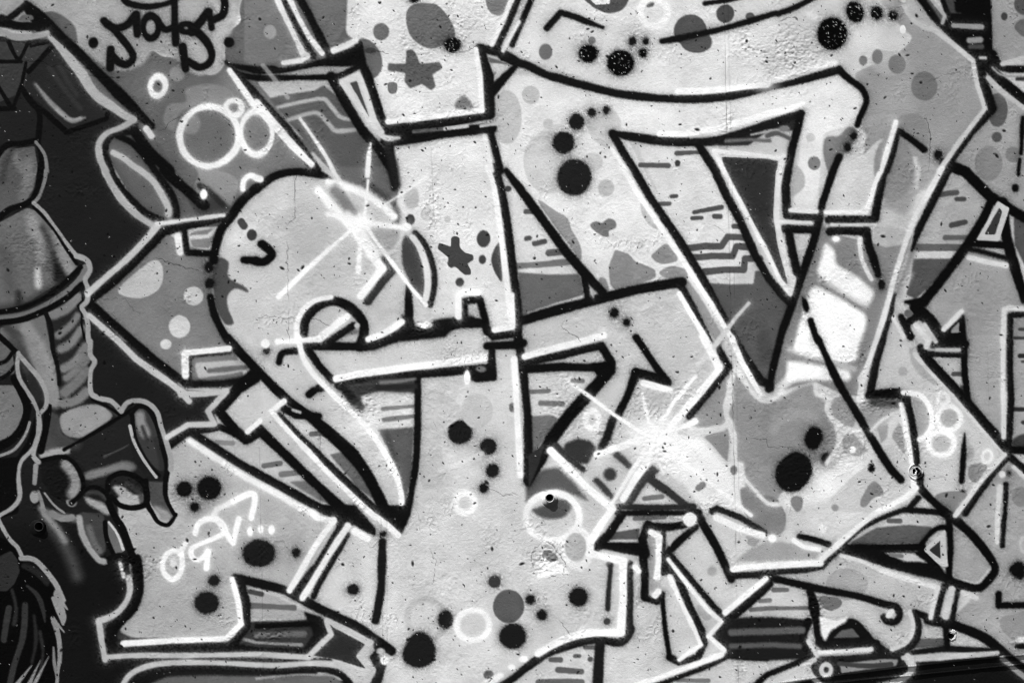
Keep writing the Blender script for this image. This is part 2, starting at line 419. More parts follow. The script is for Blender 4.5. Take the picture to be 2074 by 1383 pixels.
B sh 175 : d2 18,-5 28,0 30,12 22,20 17,20
S ol 18 6 : d1 58,127 52,142 d2 45,25 38,55 28,85 20,108 12,130 d3 5,20 1,38
S ol 20 6.4 : d1 27,92 25,102 20,120 17,138 d2 14.5,12 16,36 28,37.5 42,38
F lf 202 : d1 70,150 78,125 90,113 104,112 98,138 d2 80,33 47,33 55,0
S hl 232 3.4 : d2 19,32 40,33
S hl 236 3.4 : d2 47,33.5 79,33.5
S ol 16 6.4 : d2 50,39.5 86,39.5
S hl 205 2.2 : d2 52,43.5 88,43.5
S ol 17 6.4 : d2 14,47 37,47.5
C ol 18 6.6 : d2 17,47 20,65 25,85
F lf 205 : d2 19,51 34,50 26,78
C ol 16 6.6 : d2 51,49 65,48.5 80,49.5 
C ol 16 6.2 : d2 80,48 82,60 86,72 89.5,84,4.5
E sp 14 : d2 92.5,92 2.8,4
C hl 228 3.4 : d2 74.5,55 75.5,68 79,78 84,87.5
E hl 245 : d2 55.5,55 3.4,2.6
F bg 132 : d2 42,40 50,50 82,58 95,60 118,50 108,82 90,138 d3 82,15 72,30 78,45 60,42 38,32 10,40 0,48 d2 8,128 30,90
F sh 180 : d2 88,45 100,45 114,50 110,60 95,62 86,58
F lf 192~12 : d2 92,25 120,28 112,50 88,44
S sh 205~12 8 : d3 -10,30 -4,44 6,42 18,30 34,24
F lf5 252~13 : d2 42,75 47,58 55,65 55,75 75,87 87,98 83,108 75,108 60,97 45,88 40,82
F lf5 252~13 : d2 35,95 40,93 60,104 80,116 80,125 76,138 d3 75,0 72,15 65,17 50,16 20,8 d2 22,138 30,110
F lf5 248~13 : d3 16,15 45,19 65,23 68,28 65,32 40,31 15,32
C ol 16 4.6 : d2 35,121 40,136 d3 42,0
C ol 17 6.2 : d3 41,-3,4.6 55,28 70,54 85,79 98,100 108,111.5
B ol 15 : d2 28,102 32,105 34,112 31,114.5 28.5,109
S hl 222 4.2 : d2 141,-2 132,15 120,35 111,60 103,85 98,105 92,125 87,140 d3 80,22 76,36 75,46,6
S ol 16 6 : d2 147,-2 135,22 122,48 117,64,2
S ol 20 6.4 : d2 103,100,3 98,118,6 94,130 92,140 d3 87,20 83,42
F lf 170 : d2 150,2 181,21 165,56 118,70 122,55 135,28
S dash 78 4 : d2 138,19.5 153,17.5
S dash 70 3.6 : d2 153,23 159,23
S dash 70 4 : d2 149,44 160,41.5
S dash 95 4 : d2 144,54 165,54
S dash 92 5.4 : d2 121,62 158,62
S sh 200 3.4 : d2 118,67.5 152,68
F sh 82 : d2 118,71 150,71 140,85 120,104 112,100 116,85
C sh 128~18@.9 6 : d2 118,62 112,80 105,98
C sh 180~16@.7 4 : d2 116,84 109,98 104,112 112,118
S ol 14 7.4 : d2 182,22,6 175,38 163,58 150,76 136,94 126,106,9 112,106,3
S ol 14 6 : d2 163,58.5 190,60
S ol 16~8 4 : d2 163,63 180,67 194,71
C ol 14 9 : d2 190,26 193,52,8 200,78,8 208,104,7
F hl 195~3 : d2 186,24 196,30 190,48 187,57 169,56 178,40
F sh9 52~3 : d2 187.5,29.5 190,33 184,51.5 175.5,51.5
F sh 80~6 : d2 199,38 210,36 210,80 200,60
C hl 210~6 4 : d2 163,70 175,73 193,76.5
F lf 150 : d2 160,64 195,70 207,100 g 2250,640 2250,720 d3 165,50 d2 160,125 145,130 120,108 138,88
S hl 208 4 : d2 190.5,140 191.5,112 195,110.5 212,112
S ol 16 5 : d2 196,140 196.5,117 212,115
F lf 138 : d2 199,120 215,119 215,140 199,140
S dash 60 3 : d2 204,128 212,128
S dash 55 3 : d2 200,135 212,135
S hl 215 3.8 : d2 142.5,128 157,113.5
S ol 15 10 : d2 120,110 132,122 142,136
F ol 15 : d2 141,132 158,117 161,140 137,140
F sh9 140~4 : d2 149,128 155,122 155,131 148,131
S ol 15 6 : d2 108,118,5 116,134,6
S ol 15 6 : d2 112,124 120,118
E sh9 95~3 : d2 114,115 3.4,3
S hl 215 3 : d2 102,119 110,134
S hl9 190 3 : d2 127,124 136,138
S hl 210 4 : d2 120,125 130,137
F lf 195 : d2 100,118 118,124 135,138 d3 115,10 150,45 185,90 150,140 125,120 118,60 110,42 84,38 93,0
# b2 heart-shaped letter
F lf 200 : b2 0,14 20,4 40,2 60,6 85,15 105,25 115,45 117,60 119,120 100,135 60,140 b3 20,5 60,30 90,60 118,110 122,136 110,140 100,115 75,83 30,48 0,22 a3 187,0 a2 180,130 172,100 172,70 180,45
E sh 186~40@.6 : b2 35,60 25,35
B sh 78 : a2 177,70 185,74 184,85 190,90 198,94 200,98 190,95 184,102 185,112 189,123 182,124 175,112 172,95 172,80
C ol 17 6 : b2 0,15 10,7 20,2.5 33,1 50,3 60,7,2
S sp 66 6 : a2 195,41.5 197,44.5
E sp 60 : a2 203.5,52 4,4.6
S ol 14 6 : a2 197,72 207,72.5
C ol 14 6.6 : b2 -1,73 6,73.5 12,68 9,63 4,59
E sp 16 : a2 169,78 3.6,4.2
E sp 16 : a2 169.5,91 4,4.2
C ol 17 6 : a2 170,102 173,115 180,130 187,140 a3 200,15 207,22 b3 15,38,7 30,51 45,62,8 60,75,9 75,89,10 88,106,9 98,124,9 105,140,9
F sh 100~9 : b2 60,-3 110,-3 113,15 112,30 105,24 90,15 70,8
S ol 55~16@.8 6 : b2 88,10 106,23
S ol 25~8 5 : b2 108,-3 111,14
C sh 105~16@.8 8 : b2 63,17 70,25 76,33
E sh 175~10@.8 : b2 125,22 6,9
C sh 70~12@.8 5 : b2 111,28 114,36 112,48
S hl 252~9 6.4 : b2 50,16 60,28 80,50 101,79
S hl 250 5.4 : b2 101,79 93,90 84,101
S hl 252 3.6 : b2 17.5,102,4.5 40,80,3.5 60,62 75,49,3
C hl 250~8 5.4 : b2 58,9 80,16 95,24 105,32 111,37
C hl 252~8 4.2 : b2 58,35 72,38 86,41.5 118,46
E hl 252 : b2 121,45.5 3.8,3.4
S hl 246~7@.85 2.4 : b2 104,27 120,17 138,4
S hl 250 2.6 : b2 90,8 88,30 85,50 82.5,72,3.4 82,81,4
S hl 238 3 : b1 92,116,1.6 90.5,126,3.6 89.5,142,4
S hl 250 3.2 : b2 86,41 95,55 110,75 125,95 137,108.5
C hl 225~10@.7 3 : b2 118,50 114,60 108,66 100,66
C hl 250~14@.8 7 : b2 74,36 86,52 96,66
S sh 95~16@.8 5 : b2 92,50 100,62 112,80
S ol 45 6.4 : b2 104,72 109.5,80 100,92 90,105.5
B ol 66~8 : b2 120,52 128,62 132,75 134,90 132,98 125,92 119,80 117,65
C hl 228 5 : b2 126,54 132,63 137,78 138,93 136.5,103
C ol 30 5 : b2 128,50.5 136,60 142,76 143.5,92 140,108
E sp 62 : b2 124,39.5 3.4,4.2
S ol 20 6.4 : b2 122.5,92,4 123,112 122,132
F ol 24~8 : b2 117,116 127,120 129,130 150,129 165,122 152,134 115,138
E hl9 240 : b2 136,124.5 5,2.8
C sh9 200~8@.9 3 : b2 129,120 136,116 146,118
S ol 24 7 : b2 140,131,5 152,126 165,123 184,123
S ol 18 5.6 : b2 167.5,120 167.5,105 180,104 184,118 186,130
S ol 18 6 : b2 186,128 191,134 208,131.5
F lf 200 : b2 170,109 177,109 180,117 170,117
S hl 245 4 : b2 162.5,117 163,101
C hl 245 4 : b2 163,101 168,98 178,97.5
F st 66~2.5 : b2 157,54 160,52.5 164,54 164,62 168,66 175,68 175,72 170,75 173,80 173,84 168,84 160,77 157,79 154,76 155,70 146,63 147,58 157,61.5
E sp 66 : b2 183,55 5.4,6.6
E sp 66 : b2 182.3,71.7 3,3.7
E sp 66 : b2 164,90 3.2,3.5
E sp 195 : b2 138,35 5.4,5.8
E sp 190 : b2 154,39 2.5,2.7
E sp 66 : b2 203,14.7 2.5,2.1
B sp 64 : b2 196,58 197,72 198,89 192,81 189.5,70
C ol 20 6.2 : b2 192,-3 196,10 202,40 207,80 c2 3,105 4,125 3,140
C hl 248 4 : b2 186,-3 192,15 197,50 202,90 205.5,122
S hl 242 4.4 : b2 192,128.5 206,126 206,115
F lf 205 : b3 45,5 105,4 185,0 188,15 66,28
C ol 18 7.6 : b2 38,133,6.5 39,121 46,112 55,106.5 65,105.5 76,111 85,121 86.5,132,8 83,142,8
F lf 190~4 : b2 44,122 52,113 62,110 70,113 60,125 46,136
C hl 240 4.4 : b2 33,138 32.5,124 38,112 47,105 60,102
S hl 248 5.6 : b2 51,135 62,126 68,121
S hl 242 5 : b2 69,121 73,117.5
S ol 22 6 : b2 78,125 66,133 56,140
E sh9 190~5 : b2 81,125 2.4,2.4
C sh 115~8@.9 4 : b2 70,132 80,130
C hl 248 5 : b2 90,136 100,132.5 110,127 117,122
E hl 248 : b3 7,1.5 3.6,3.8
E sp 34 : b3 8,7.5 2.8,2.8
S hl 248 4 : b2 17,138 51,136
C hl 250 4.4 : b3 34,-3 37,12 45,25 55,36 65,46 78,58 88,68 98,81 108,98 114,112 117,124 117,130
C ol 18 5 : b3 18,16.5 21,9 33,7.5
S ol 18 6 : b3 40,4 50,19 61,31
S ol 20 7 : b3 38,3 60,3.5 88,4,7 112,-2,5
S hl 250 5.4 : b3 64,30 80,26.5 120,21 184,13
S ol 20 6.6 : b3 66,35 100,28.5 140,25.5 187,21
F ol 22 : b3 187,3 193,5 194,31 178,33 170,30 172,22 186,20
S ol8 20 6.4 : b3 186,3.5 208,2.5 c3 8,1
E hl9 248 : b3 170,29 2.8,6
E sh9 130~6@.8 : b3 181,22 4,2.4
F ol 60~8 : b3 66,36 100,30 130,29 130,42 100,40 84,44 86,56 78,54
S ol 32~8 6 : b3 68,36 84,53
C sh9 140~8@.8 2.4 : b3 100,33 115,32 128,30
C ol 20 5.6 : b3 130,28 130,60 129,92 126,115 121,140
F lf 218 : b3 84,45 127,42 127,69 98,70 88,58
S dash 128 3 : b3 102,54 127,52
S dash 122 3.6 : b3 103,63 127,60
F sh 90~8 : b3 98,71 127,69 125,110 119,135 116,108 108,90
S sh 60~12@.7 4 : b3 105,75 112,95
S ol 40~7 4.6 : b3 98,37 128,36
E sp 26 : b3 164,73 10,9.8
E sp 28 : b3 187,84.5 6.8,6.8
E sp 28 : b3 190.5,104 5.6,5.8
E sp 22 : b3 183.3,118 3.6,4
R rg 250~9 4.6 : b3 168.5,130 7.6,7.6
E sp 95 : b3 207,53 3.4,4
E sp 192 : b3 178,56 13,14
B sp 192 : b3 134,44 158,46 165,60 150,75 150,110 133,115
S hl 225~7@.8 4 : b3 148,104 165,98 182,90
S ol 18 6 : b3 42.5,42.5 46,39.5
S ol 18 6.4 : b3 50,37.5 53.5,37
S hl 246 4.2 : b3 22,48 12,56 20,66 40,87 60,108 80,127 96,142
C ol 22 7 : b3 18,60,6 40,83 60,103,8 80,122,8 100,141,8
S ol 18 7.4 : b3 0,68,6 3,72,8 25,93 48,115 72,138,9 b4 68,8
F lf 205 : b3 28,60 48,62 73,87 60,91 45,78
F lf 200 : b3 5,65 15,62 30,78 60,112 95,142 80,142 50,112
F sh 104~6 : b3 59,91 73,88 90,108 98,130 82,118
S dash 100 4 : b3 44,74.5 55,74
S ol 18 6 : b3 22,54 32,59 50,60
S sh9 170~4 2 : b3 29,55 35,57
# b4
F lf 208 : b3 130,40 186,33 207,20 g 1060,1000 c4 90,0 90,100 20,110 b4 200,130 105,145 98,105 45,75 75,20 95,18 115,19 b3 126,110
F lf 176 : b3 0,112 b4 50,5 60,8 27,63 0,54 a4 190,50 a4 170,20 a3 150,85
F ol 20 : b4 50,-6 80,-6 96,13 96,19 90,17 78,10 70,12 64,8 56,2
S ol 20 7 : b4 70,10 50,42 31,66
S hl 240 5 : b4 62,7 55,16 45,31 35,49 26.5,63
C hl 240 4.4 : b3 45,138 b4 48,4 56,6 62,6
S hl 246 4.8 : b4 73.5,11 60,31 48,51 37,69
S ol 22 4.8 : b4 74,18,3 62,38 50,58 46,68
S hl 248 5.4 : b4 79,15.5 89,21
S hl 246 4.2 : b4 89,-2 105,10 114.5,18.5
F ol 20 : b4 95,-6 124,-6 122,8 117,18 104,6
E sp 20 : b4 102,17.5 2.7,2.1
C ol 28 6.4 : b4 101.5,24 101,45 100,65 96,87
E sp 24 : b4 32,32.5 3.7,3.9
E sp 24 : b4 78,62.5 5,4.4
E sp 55 : b4 192,56 5,5
E sp 26 : b4 152.5,86.5 6,7.4
B sp 26 : b4 131,96 140,101 144.5,112 142,121 132,125.5 121,122 117.5,114 123,102
R rg 248~8 4.2 : b4 175,91 13,12.6 -.5
E sp 88 : b4 203.5,76 12.6,13.4
E sp 26 : b4 207,100 11,10.5
E sp 90 : b4 187.5,131 4,3.6
R sh 190~8 5 : b4 137,86 15,16
E hl 245 : b4 206,125 3.4,2.6
S hl 245 5 : b4 184,140 197,131.5
C ol 24 6.4 : b4 195,142 207,134 c4 15,122 30,112.5 50,106 68,103,6 85,105 92,100 95,94
C ol 22 7.2 : a4 190,53 207,57 b4 20,62 35,69 55,80 80,92 95,102 109,112
S ol 22 7 : a4 194,54 199,75 199,92 190,104
F lf 172 : a4 197,60 207,62 b4 0,64 18,68 40,82 40,87 0,86 a4 203,86
S dash 100 4.6 : b4 -6,75 30,77
S dash 70 4 : a4 202,64 b4 4,66
S dash 100 4 : a4 203,76 b4 0,75
F ol 22~8 : b4 38,80 52,84 58,88 60,97 44,112 36,113 46,98
F sh 55~6 : a4 198,88 207,88 b4 45,87 48,100 40,113 0,112 a4 190,108
S sh 105~6 5 : b4 0,99 38,98
S sh 150~5 2.6 : a4 192,101 b4 0,105 36,107
S ol 18 4 : b4 0,92 42,90
S ol 18 4 : a4 188,108 b4 0,110.5 40,112
S hl 195 4 : b4 42,116 60,98.5 56,87 75,96 92,105
S hl 195 4.4 : b4 92,105 83,116 94,127 86,142
F sh 40~4 : b4 45,115 62,100 60,92 85,105 88,107 80,116 88,126 75,122 60,118
S ol 26 5 : b4 95,102 98,112 94,117
F ol 32 : b4 95,114 105,122 99,145 88,145 96,128 91,117
E hl 246 : b4 103,119.5 3.5,3.8
E lf9 190 : b4 100,112 3.5,2.6
# c2
F lf 218 : c2 -2,12 25,45 55,82 58,100 5,118
F lf 222 : c2 100,-20 160,-20 172,18 185,42 197,68 155,90 130,48
B sp 148 : c2 20,24 32,31 43,38 47,48 54,60 54,72 45,60 30,40
S dash 90 3.6 : c2 10,33 20,33
S dash 82 3.8 : c2 10.5,54.8 13,54.3
S dash 82 4 : c2 17,59 25,57
S dash 95 5.4 : c2 28.5,66.5 42,65
S dash 118 5 : c2 2,77 25,75.5 48,73
F sh 104 : c2 4,82 30,84 53,83.5 57,100 30,110 5,118
S sh 205 2.4 : c2 12,115.5 35,108 57,102
S ol 18 5 : c2 57,84 60,104
S ol 20 7 : c2 -6,0,5 5,14,6.5 40,62 55,80 72,98
S hl9 190 1.2 : c2 62.5,96 64.5,102
C ol 20 7.6 : c2 5,121.5 30,114 60,106 75,102 100,96 125,91.5 136,90
F lf 195 : c2 5,125 60,110 135,94 160,138 c3 166,20 130,66 100,75 60,45 85,15 5,20
F sh 150~6 : c2 138,85 150,100 170,135 c3 168,3 160,-5 c2 140,100
S ol 20 5.6 : c2 135,92 146,112 158,138
S hl 250 4.4 : c2 134,99.5 145,118 158,140 c3 166,20
B sp 116 : c2 62,44 66,41 71.5,42 77,38.5 82.5,41 82.5,46 77,49 77,53 72.5,53 66,49
E sp 185 : c2 75,14 6.6,6.8
E sp 205 : c2 102.5,59 3.8,3.4
B sp 180 : c2 103,26 108,32 118,47 110,44 104,35
F sp 140 : c2 82,64 92,67 99,74 105,76 114,80 115,86 100,92 82,96 78,92 77,78
B sp 134 : c2 123,59 128,64 133,70 130,74 120,75 112,70 115,65
B sp 142 : c2 119,81 127,77 138,79 140,87 125,87 119,84
B sp 150 : c2 70,86 75,88 77,97 73,100 68,92
E sp 18 : c2 81.5,115 3.8,4.2
E sp 18 : c2 91.5,122.5 2.9,3.4
C ol 18 5.4 : c2 99,134.5 c3 105,5 115,20 125,33
C hl 248 5 : c3 9,12 30,6 50,1 c2 73,133
S dash 82~4 5.4 : c2 138,63 155,61 168,61 173,53.5 188,54
S dash 82~4 5.6 : c2 143,70.5 160,69 177,69 180,61 193,62
S dash 82~4 5.8 : c2 154,81.5 170,80 186,80 187,71 199,71
S dash 86 4 : c2 178,45 186,45
F sh 88 : c2 156,91 194,91.5 195,81 203,80 207,88 d2 10,97 18,108 12,130 d3 5,15 0,32 c3 200,32 185,5 c2 175,125
E sh 68~30@.7 : c3 203,5 6,14
S dash 78 3.8 : c2 127.5,20.8 131.5,20.5
S dash 92 4 : c2 117,27 126,26.5
S dash 80 3.6 : c2 146,33.5 168,29.5
S dash 80 3 : c2 144.5,38.3 152,38
S dash 80 4 : c2 162.5,37 167,37
S hl 210 3.4 : c3 150,18,5 163,3,4 c2 180,118,3.4 190,107,3
S ol 20 6.6 : c2 173,125 c3 185,10 200,32,7 207,34,7 d3 3,38,5
S hl 245 4 : c2 176,135 c3 185,17 199,42
# c3
S hl 250 4 : c2 -1,100,3 -0.5,126,4
S hl 250 4.8 : c3 0.5,14 3,60 5.5,108
S ol 20 6.4 : c3 4,-3 8,25 11.5,60 12,90 11,112
F lf 205 : c3 12,14 72,3 74,17 12,20 
S ol 20 6 : c3 9,17 40,10.5 70,3.5
S ol 18 6.6 : c3 71,3.5 79,17 79,24
S ol 20 6.8 : c3 8,22 40,20.5 66,21
F ol 16 : c3 62,17 78,15 82,22 72,32 66,26
S ol 17 9.4 : c3 75,26 60,43 45,59 31,78 20,98,8 12,114,6
F ol 45~6 : c3 12,92 25,82 20,100 12,120
S dash 118 4 : c3 48,31.5 56,31.5
S dash 118 3.8 : c3 12,40.5 28.5,39.7
S dash 118 4.6 : c3 22,49.5 39.5,50
F sh 114 : c3 12,60 32,59 36,63 27,76 14,92
F lf 212 : c3 10,25 66,27 36,62 32,59 12,60
S ol 17 7 : c3 123,32 112,28 99,25
S ol 17 6.4 : c3 99,25 92,44 85,58
S ol 30~8 6.4 : c3 81,61 76,76 71.5,85
S hl 250 4.6 : c3 105,33.5 115,36 126,39
S hl 250 5.4 : c3 153,-4 160,10 166,22 150,42 128,67
C hl 248 4.6 : c3 147,64 140,67.5 128,71
S ol 20 5.4 : c3 164,3 174,20.5 165,32 152,48 142,60
E hl 255~44 : c3 115,79 17,15
E hl 250~60@.4 : c3 117,80 24,18
S hl 250 3 : c3 44,32,1.6 60,43 80,58 106,75
S hl 250 3.2 : c3 104,42,2 108,60 112,74
S hl 248 3.2 : c3 147,28,2.4 130,48 117,70
S hl 252 5 : c3 67.5,91 85,85 108,77
S hl 246 3.4 : c3 80,130 95,105 108,87
S hl 250 5.8 : c3 88.5,127 100,108 115,88
S hl 245@.9 3 : c3 114,88 121,106,1
S hl 250 3 : c3 122,86 150,107 170,123 192,140
F lf 236~14 : c3 122,88 138,76 152,78 165,92 172,100 180,108 183,125 190,140 155,138 140,118 118,100
F bg 145 : c3 142,60 172,25 190,28 200,44 207,46 d3 14,50 18,112 d4 0,2 c3 190,140 182,112 179,97 176,80 158,72 138,76 130,72
S hl 218 3.6 : c3 177,28 174,42 171,52 173,64 178,75 179,97
S hl 215 3.4 : c3 136,73 150,73.5 165,71 174,66
C hl 222~8 4 : c3 180,22 196,44 207,47 d3 12,40
F sh 142~5 : c3 155,76 168,72 174,80 173,97 166,90
F lf 225~9 : c3 172,98 186,96 188,115 182,130 175,110
E sp 118 : c3 178,103.5 2.8,3.8
S sp 128 5.4 : c3 149.5,118 153,115.5
E sp 135 : c3 188,124 3.4,6.5
R rg 250~7 4.4 : c3 63.5,63 5.6,7.2
F ol 50~10 : c3 42,82 52,78 62,80 67,86 60,99 52,98 40,88
C ol 45~7 5 : c3 34,84 46,95 56,103
C ol 62~9 5 : c3 83,91 88,95 93,100
E sp 60~9 : c3 78,107 5.3,5.2
C ol 60~8 4.6 : c3 67,112 73,118 79,125
F ol 52~7 : c3 85,128 100,112 112,99 118,104 108,114 95,133
S hl 252 5.6 : c3 30,88 45,102.5 60,118 80,135
F sh 84~12 : c3 10,112 25,103 36,101 50,114 60,128 35,119 20,124 10,136
R rg 242 5 : c4 31.5,3.5 21,19
B sh 80~10 : g 1078,1032 1105,1022 1132,1010 1160,1013 1147,1043 1119,1051 1092,1045
F lf 190 : c3 40,128 60,118 78,135 c4 62,20 58,34 45,40 50,10
S ol 50 6 : c3 109,110 125,121 140,133 c4 152,6
S ol 40 5 : c3 84,133 110,134 145,133
F lf 215 : c3 96,131 109,117 126,129
S dash 118 4 : c3 106,126.5 120,125
R rg 240 4.6 : c4 52,29 11,14
E sh9 182~6 : c4 50,28 8.5,11
# c4
S hl 250 5.6 : c4 80,-3 70,11 63,22 59.5,32 72,36 89,39
S hl 250 6 : c4 88.5,40 88.5,70 86.5,97
C hl 250 5.6 : c4 87,97 70,97 55,98.5 40,103 30,108 20,114
E hl 248 : c4 8,118.5 3.6,2.6
S ol 32 5.6 : c4 94,42 94,75 94,96 86,105
S ol 20 7 : c4 87,3 77,18 66,29
F ol 20 : c4 66,24 80,24 103,24 108,32 106,36 88,33 70,29
S ol 20 7 : c4 109,10 104,22 107,34
S ol 20 6.4 : c4 108,11 125,12 138,10
S ol 22 4.6 : c4 84,0.5 130,0.5 150,0
F sh 86~5 : c4 79,16 102,13 101,22 78,22
F lf 200 : c4 87,7 100,4 130,4 125,9 104,9 98,12 85,13
S dash 112 3.6 : c4 98,5 122,4
E hl 228 : c4 142.5,6 6,6
C ol 20 6.6 : c4 147,1 157,16 165,30 171,43 176,54
S ol 22 5.6 : c4 176,51.5 190,50.5 208,50 d4 0,48
S hl 250 4.8 : c4 177,46 190,44 207,43
S ol 20 6 : c4 147,12 135,22 124,33
S ol 20 4.4 : c4 121,14 121,48
F ol 20 : c4 118,30 128,32 133,40 124,50 119,50
F sh9 190~5 : c4 124,20 132,16 126,28
S ol 18 6.4 : c4 104.5,30 106,50 106,68
S ol 18 4.6 : c4 106,69 116,72.5 120,66
F lf 160 : c4 108,18 119,18 119,64 113,70 109,55
S hl9 245 5.2 : c4 111,16 117.5,20
S hl9 245 5.2 : c4 117.5,20 117,40 116,53
S hl9 245 5 : c4 114.5,67 117,64
S hl 242 4.4 : c4 98,44 101,47.5
S ol 17 4 : c4 120,66 122,90 126,117
S ol 17 5.6 : c4 126,117 134,121 149,117 154.5,105 152,95
C ol 20 5 : c4 127,35 140,50 155,68 168,83
C ol 18 6.4 : c4 121,47 131,48 136,60 143,78 152,97
S hl 244 3.6 : c4 125,38 145,64 157,79 168,88 157.5,100
S hl 244 4 : c4 157.5,100 170,111
S hl 244 3.6 : c4 126,52 133,68 143,88 151.5,107 143,112.5 134,119
S hl 244 4.4 : c4 98,140 130,129 168,115
S ol 18 4.6 : c4 112,141 150,127 173,116 d4 0,118
S ol 30 8 : c4 70,106 69,120 68,142
S dash 92 3.6 : c4 30,119 38,119
S dash 92 3.8 : c4 50,116 53,116
E dash 80 : c4 62,118.5 2.4,2.3
S dash 92 4.2 : c4 36,127 55,128.5
S dash 100 5 : c4 20,137 55,137
S dash 100 4 : c4 58,109 66,109
F sp 196 : c4 98,95 118,80 116,95 108,108 95,114 85,107 95,104
E sp 24 : c4 52.5,68.5 8,7.8
E sp 24 : c4 13.5,70.5 4,4
E sp 24 : c4 23,83 4.5,4.4
E sp 58 : c4 75.5,88 2.9,3
S ol 40 4 : c4 78.5,43 77,62 76,78
E sp 105 : c4 77.5,42 3,2.6
F hl9 246~4 : c4 22,33 29,38 36,44 40,51 18,53 22,44
F sh9 130~2 : c4 24,31 30,30 33,37 27,40 23,36
F sh 150~7 : c4 188,19 200,22 195,28 189,26
F sh 155~10 : c4 178,40 190,30 207,22 d4 45,30 40,38 0,40
S hl 248 4.4 : c4 171,81 190,65 204,53.5
S ol 18 6.4 : c4 172,88,7 190,73,7 207,58,6
F ol 32~9 : c4 172,86 185,85 207,84 d4 38,87 30,100 30,110 40,118 c4 207,120 175,118 170,110 160,100
S sh9 92~7 5.4 : c4 176,97 207,96 d4 28,95
S sh9 86~7 4.2 : c4 176,108 207,107 d4 26,108
S sh 200 3.6 : c4 185,84 207,81 d4 33,81
S dash 108 3.4 : c4 192,78.5 207,77.5 d4 33,77
S dash 120 3 : c4 199,71.5 d4 2,71
F lf 208 : c4 192,75 207,60 d4 5,58 34,63 34,82 0,84 c4 185,86
F lf 205 : c4 176,120 d4 35,118 0,130 c4 195,142 150,150 120,142
S dash 122 4 : c4 133,135.5 157,136
E sp 165~8 : c4 160.5,47.5 4,4
B sp 172 : c4 150,74 160,84 155,87 148,79
# d3
B sp 12 : d3 37,68 43,71 45,78 41,85 36,87 31,83 30,77 33,71
E sp 14 : d3 47.5,94.5 4,5
B sp 16 : d3 20,89 31,92 36,101 34,111 25,120 14,120 7,112 8,100
E sp 14~2 : d3 84.2,102 2.6,3.6
S sp 14~2 .8 : d3 84,96 84,100
F bg 140~14 : d3 -5,55 25,37 38,33 41,42 48,50 55,65 57,82 50,96 20,100 -5,100
C hl 218~6 3.6 : d3 39,35 40,42 45,43.5 50,45 48,54 52,62 58,69 66,72 75,72
C hl 215~8 4 : d3 57,70 58,80 54,90 48,98
F sh 145~5 : d3 54,45 62,44 72,62 70,69 62,67 53,60 51,51
F sh 150~6 : d3 60,76 70,74 82,88 74,93 62,90
E hl 242~5 : d3 69,87 3,2.8
F lf 228~20 : d3 38,108 60,97 75,95 80,104 66,116 45,130 15,133 10,124 28,120
F sh 150~14 : d3 75,50 100,45 108,50 100,62 88,72 76,62
F sh 150~6 : d3 88,68 98,66 97,78 92,82
B sh 148~5 : d3 107,66 110,76 111,90 104,82 101,75
C hl 210~7 3 : d3 84,72 92,64 102,58
C hl 205~6 2 : d3 108,60 100,70 98,80
F lf 195 : d3 80,100 100,82 118,98 120,118 90,138 60,138 50,128 65,112
C ol 14 7 : d3 82,43,6 95,42,8 106,42,8 112,46,7
S ol 16 5.6 : d3 112,45 116,60 118.5,75 121,97
S ol 50~14@.8 7 : d3 86,48 106,50
S hl 242 3.8 : d3 108,51 112,72 115,86 116.5,98
S hl 235 4.4 : d3 118,112 118,117
C hl 235 4.4 : d3 120,118 112,125 100,132 88,138 d4 70,15 56,27
S hl 235 4.4 : d4 56,27 44,38
C ol 16 6 : d3 124,108 123.5,117 130,125 142,136 d4 155,8
S ol 20 5 : d3 122,126 115,134
S ol 20 5 : d4 112,-2 140,0 150,3
B sp 128 : d3 85,113 91,116 94,123 86,126 80,133 75,132 77,124
B sp 128 : d3 21,125 28,126 28,133 24,137 19,130
E sp 142 : d3 55,134 2.8,2.8
C hl 240 3.8 : d3 110,41 122,42.5 129,49 133,60 132,70 127,77 123,79
B sp 160 : d3 118,46 127,47 131,57 130,70 123,75 120,60
R rg 238 3.6 : d3 147,61.5 9.4,9.6
E sp 165 : d3 147,61.5 7,7.5
R rg 240 4.2 : d3 140.5,82 10.6,10
E sp 176 : d3 140.5,82 7.4,6.6
R rg 230 3 : d3 142,46 4,4.6
R rg 232 3.2 : d3 177.5,92.5 4,5 .3
E sp 170 : d3 109.5,24 3.6,3.6
B sh 165~7 : d3 115,5 122,12 140,32 135,34 124,28 117,18
S hl 205 3 : d3 119,10 130,23 150,44 170,67 191,91
S hl 215 4 : d3 192,91 176,108 152,140
S ol 14 8.4 : d3 124,5,6 130,15,8 150,37 170,60 193,86,9
S ol 15 5.6 : d3 194,92,7 180,109 160,138
S hl 210 4 : d3 128.5,4 132,-3
S ol 15 6.4 : d3 134,2 160,2
S ol 15 4.6 : d3 131,10 158,11
S ol 15 5.4 : d2 158,118,3 159,138 d3 159,20 162,50
S hl9 185 2.6 : d3 137,6.5 155,6.5
F lf 185 : d3 136,15 156,14 159,44
S dash 75 4 : d3 150.5,26 157,26
E dash 80 : d3 157,37 1.4,2
F lf 157 : d3 163,-5 190,-5 191,82 165,53
S hl 212 3.8 : d2 190.5,130 d3 190.5,40 191,77
S ol 15 5.4 : d2 196,135 d3 196,20 197,45 195,84
F lf 158 : d3 198,-5 g 2250,700 2250,900 d3 199,84
S dash 40 3.8 : d3 204,11.5 215,11.5
S dash 75 2.6 : d3 206,16 212,16
S dash 40 3.6 : d3 199,54.5 212,54.5
E dash 55 : d3 207,65 2,1.8
B sh 62 : d3 199,79 205,75 215,74 215,85 199,84
S ol 13 6.4 : d3 195,87 215,88
S ol 13 6 : d3 195,92 215,110
S hl 205 3.4 : d3 199,101 215,116
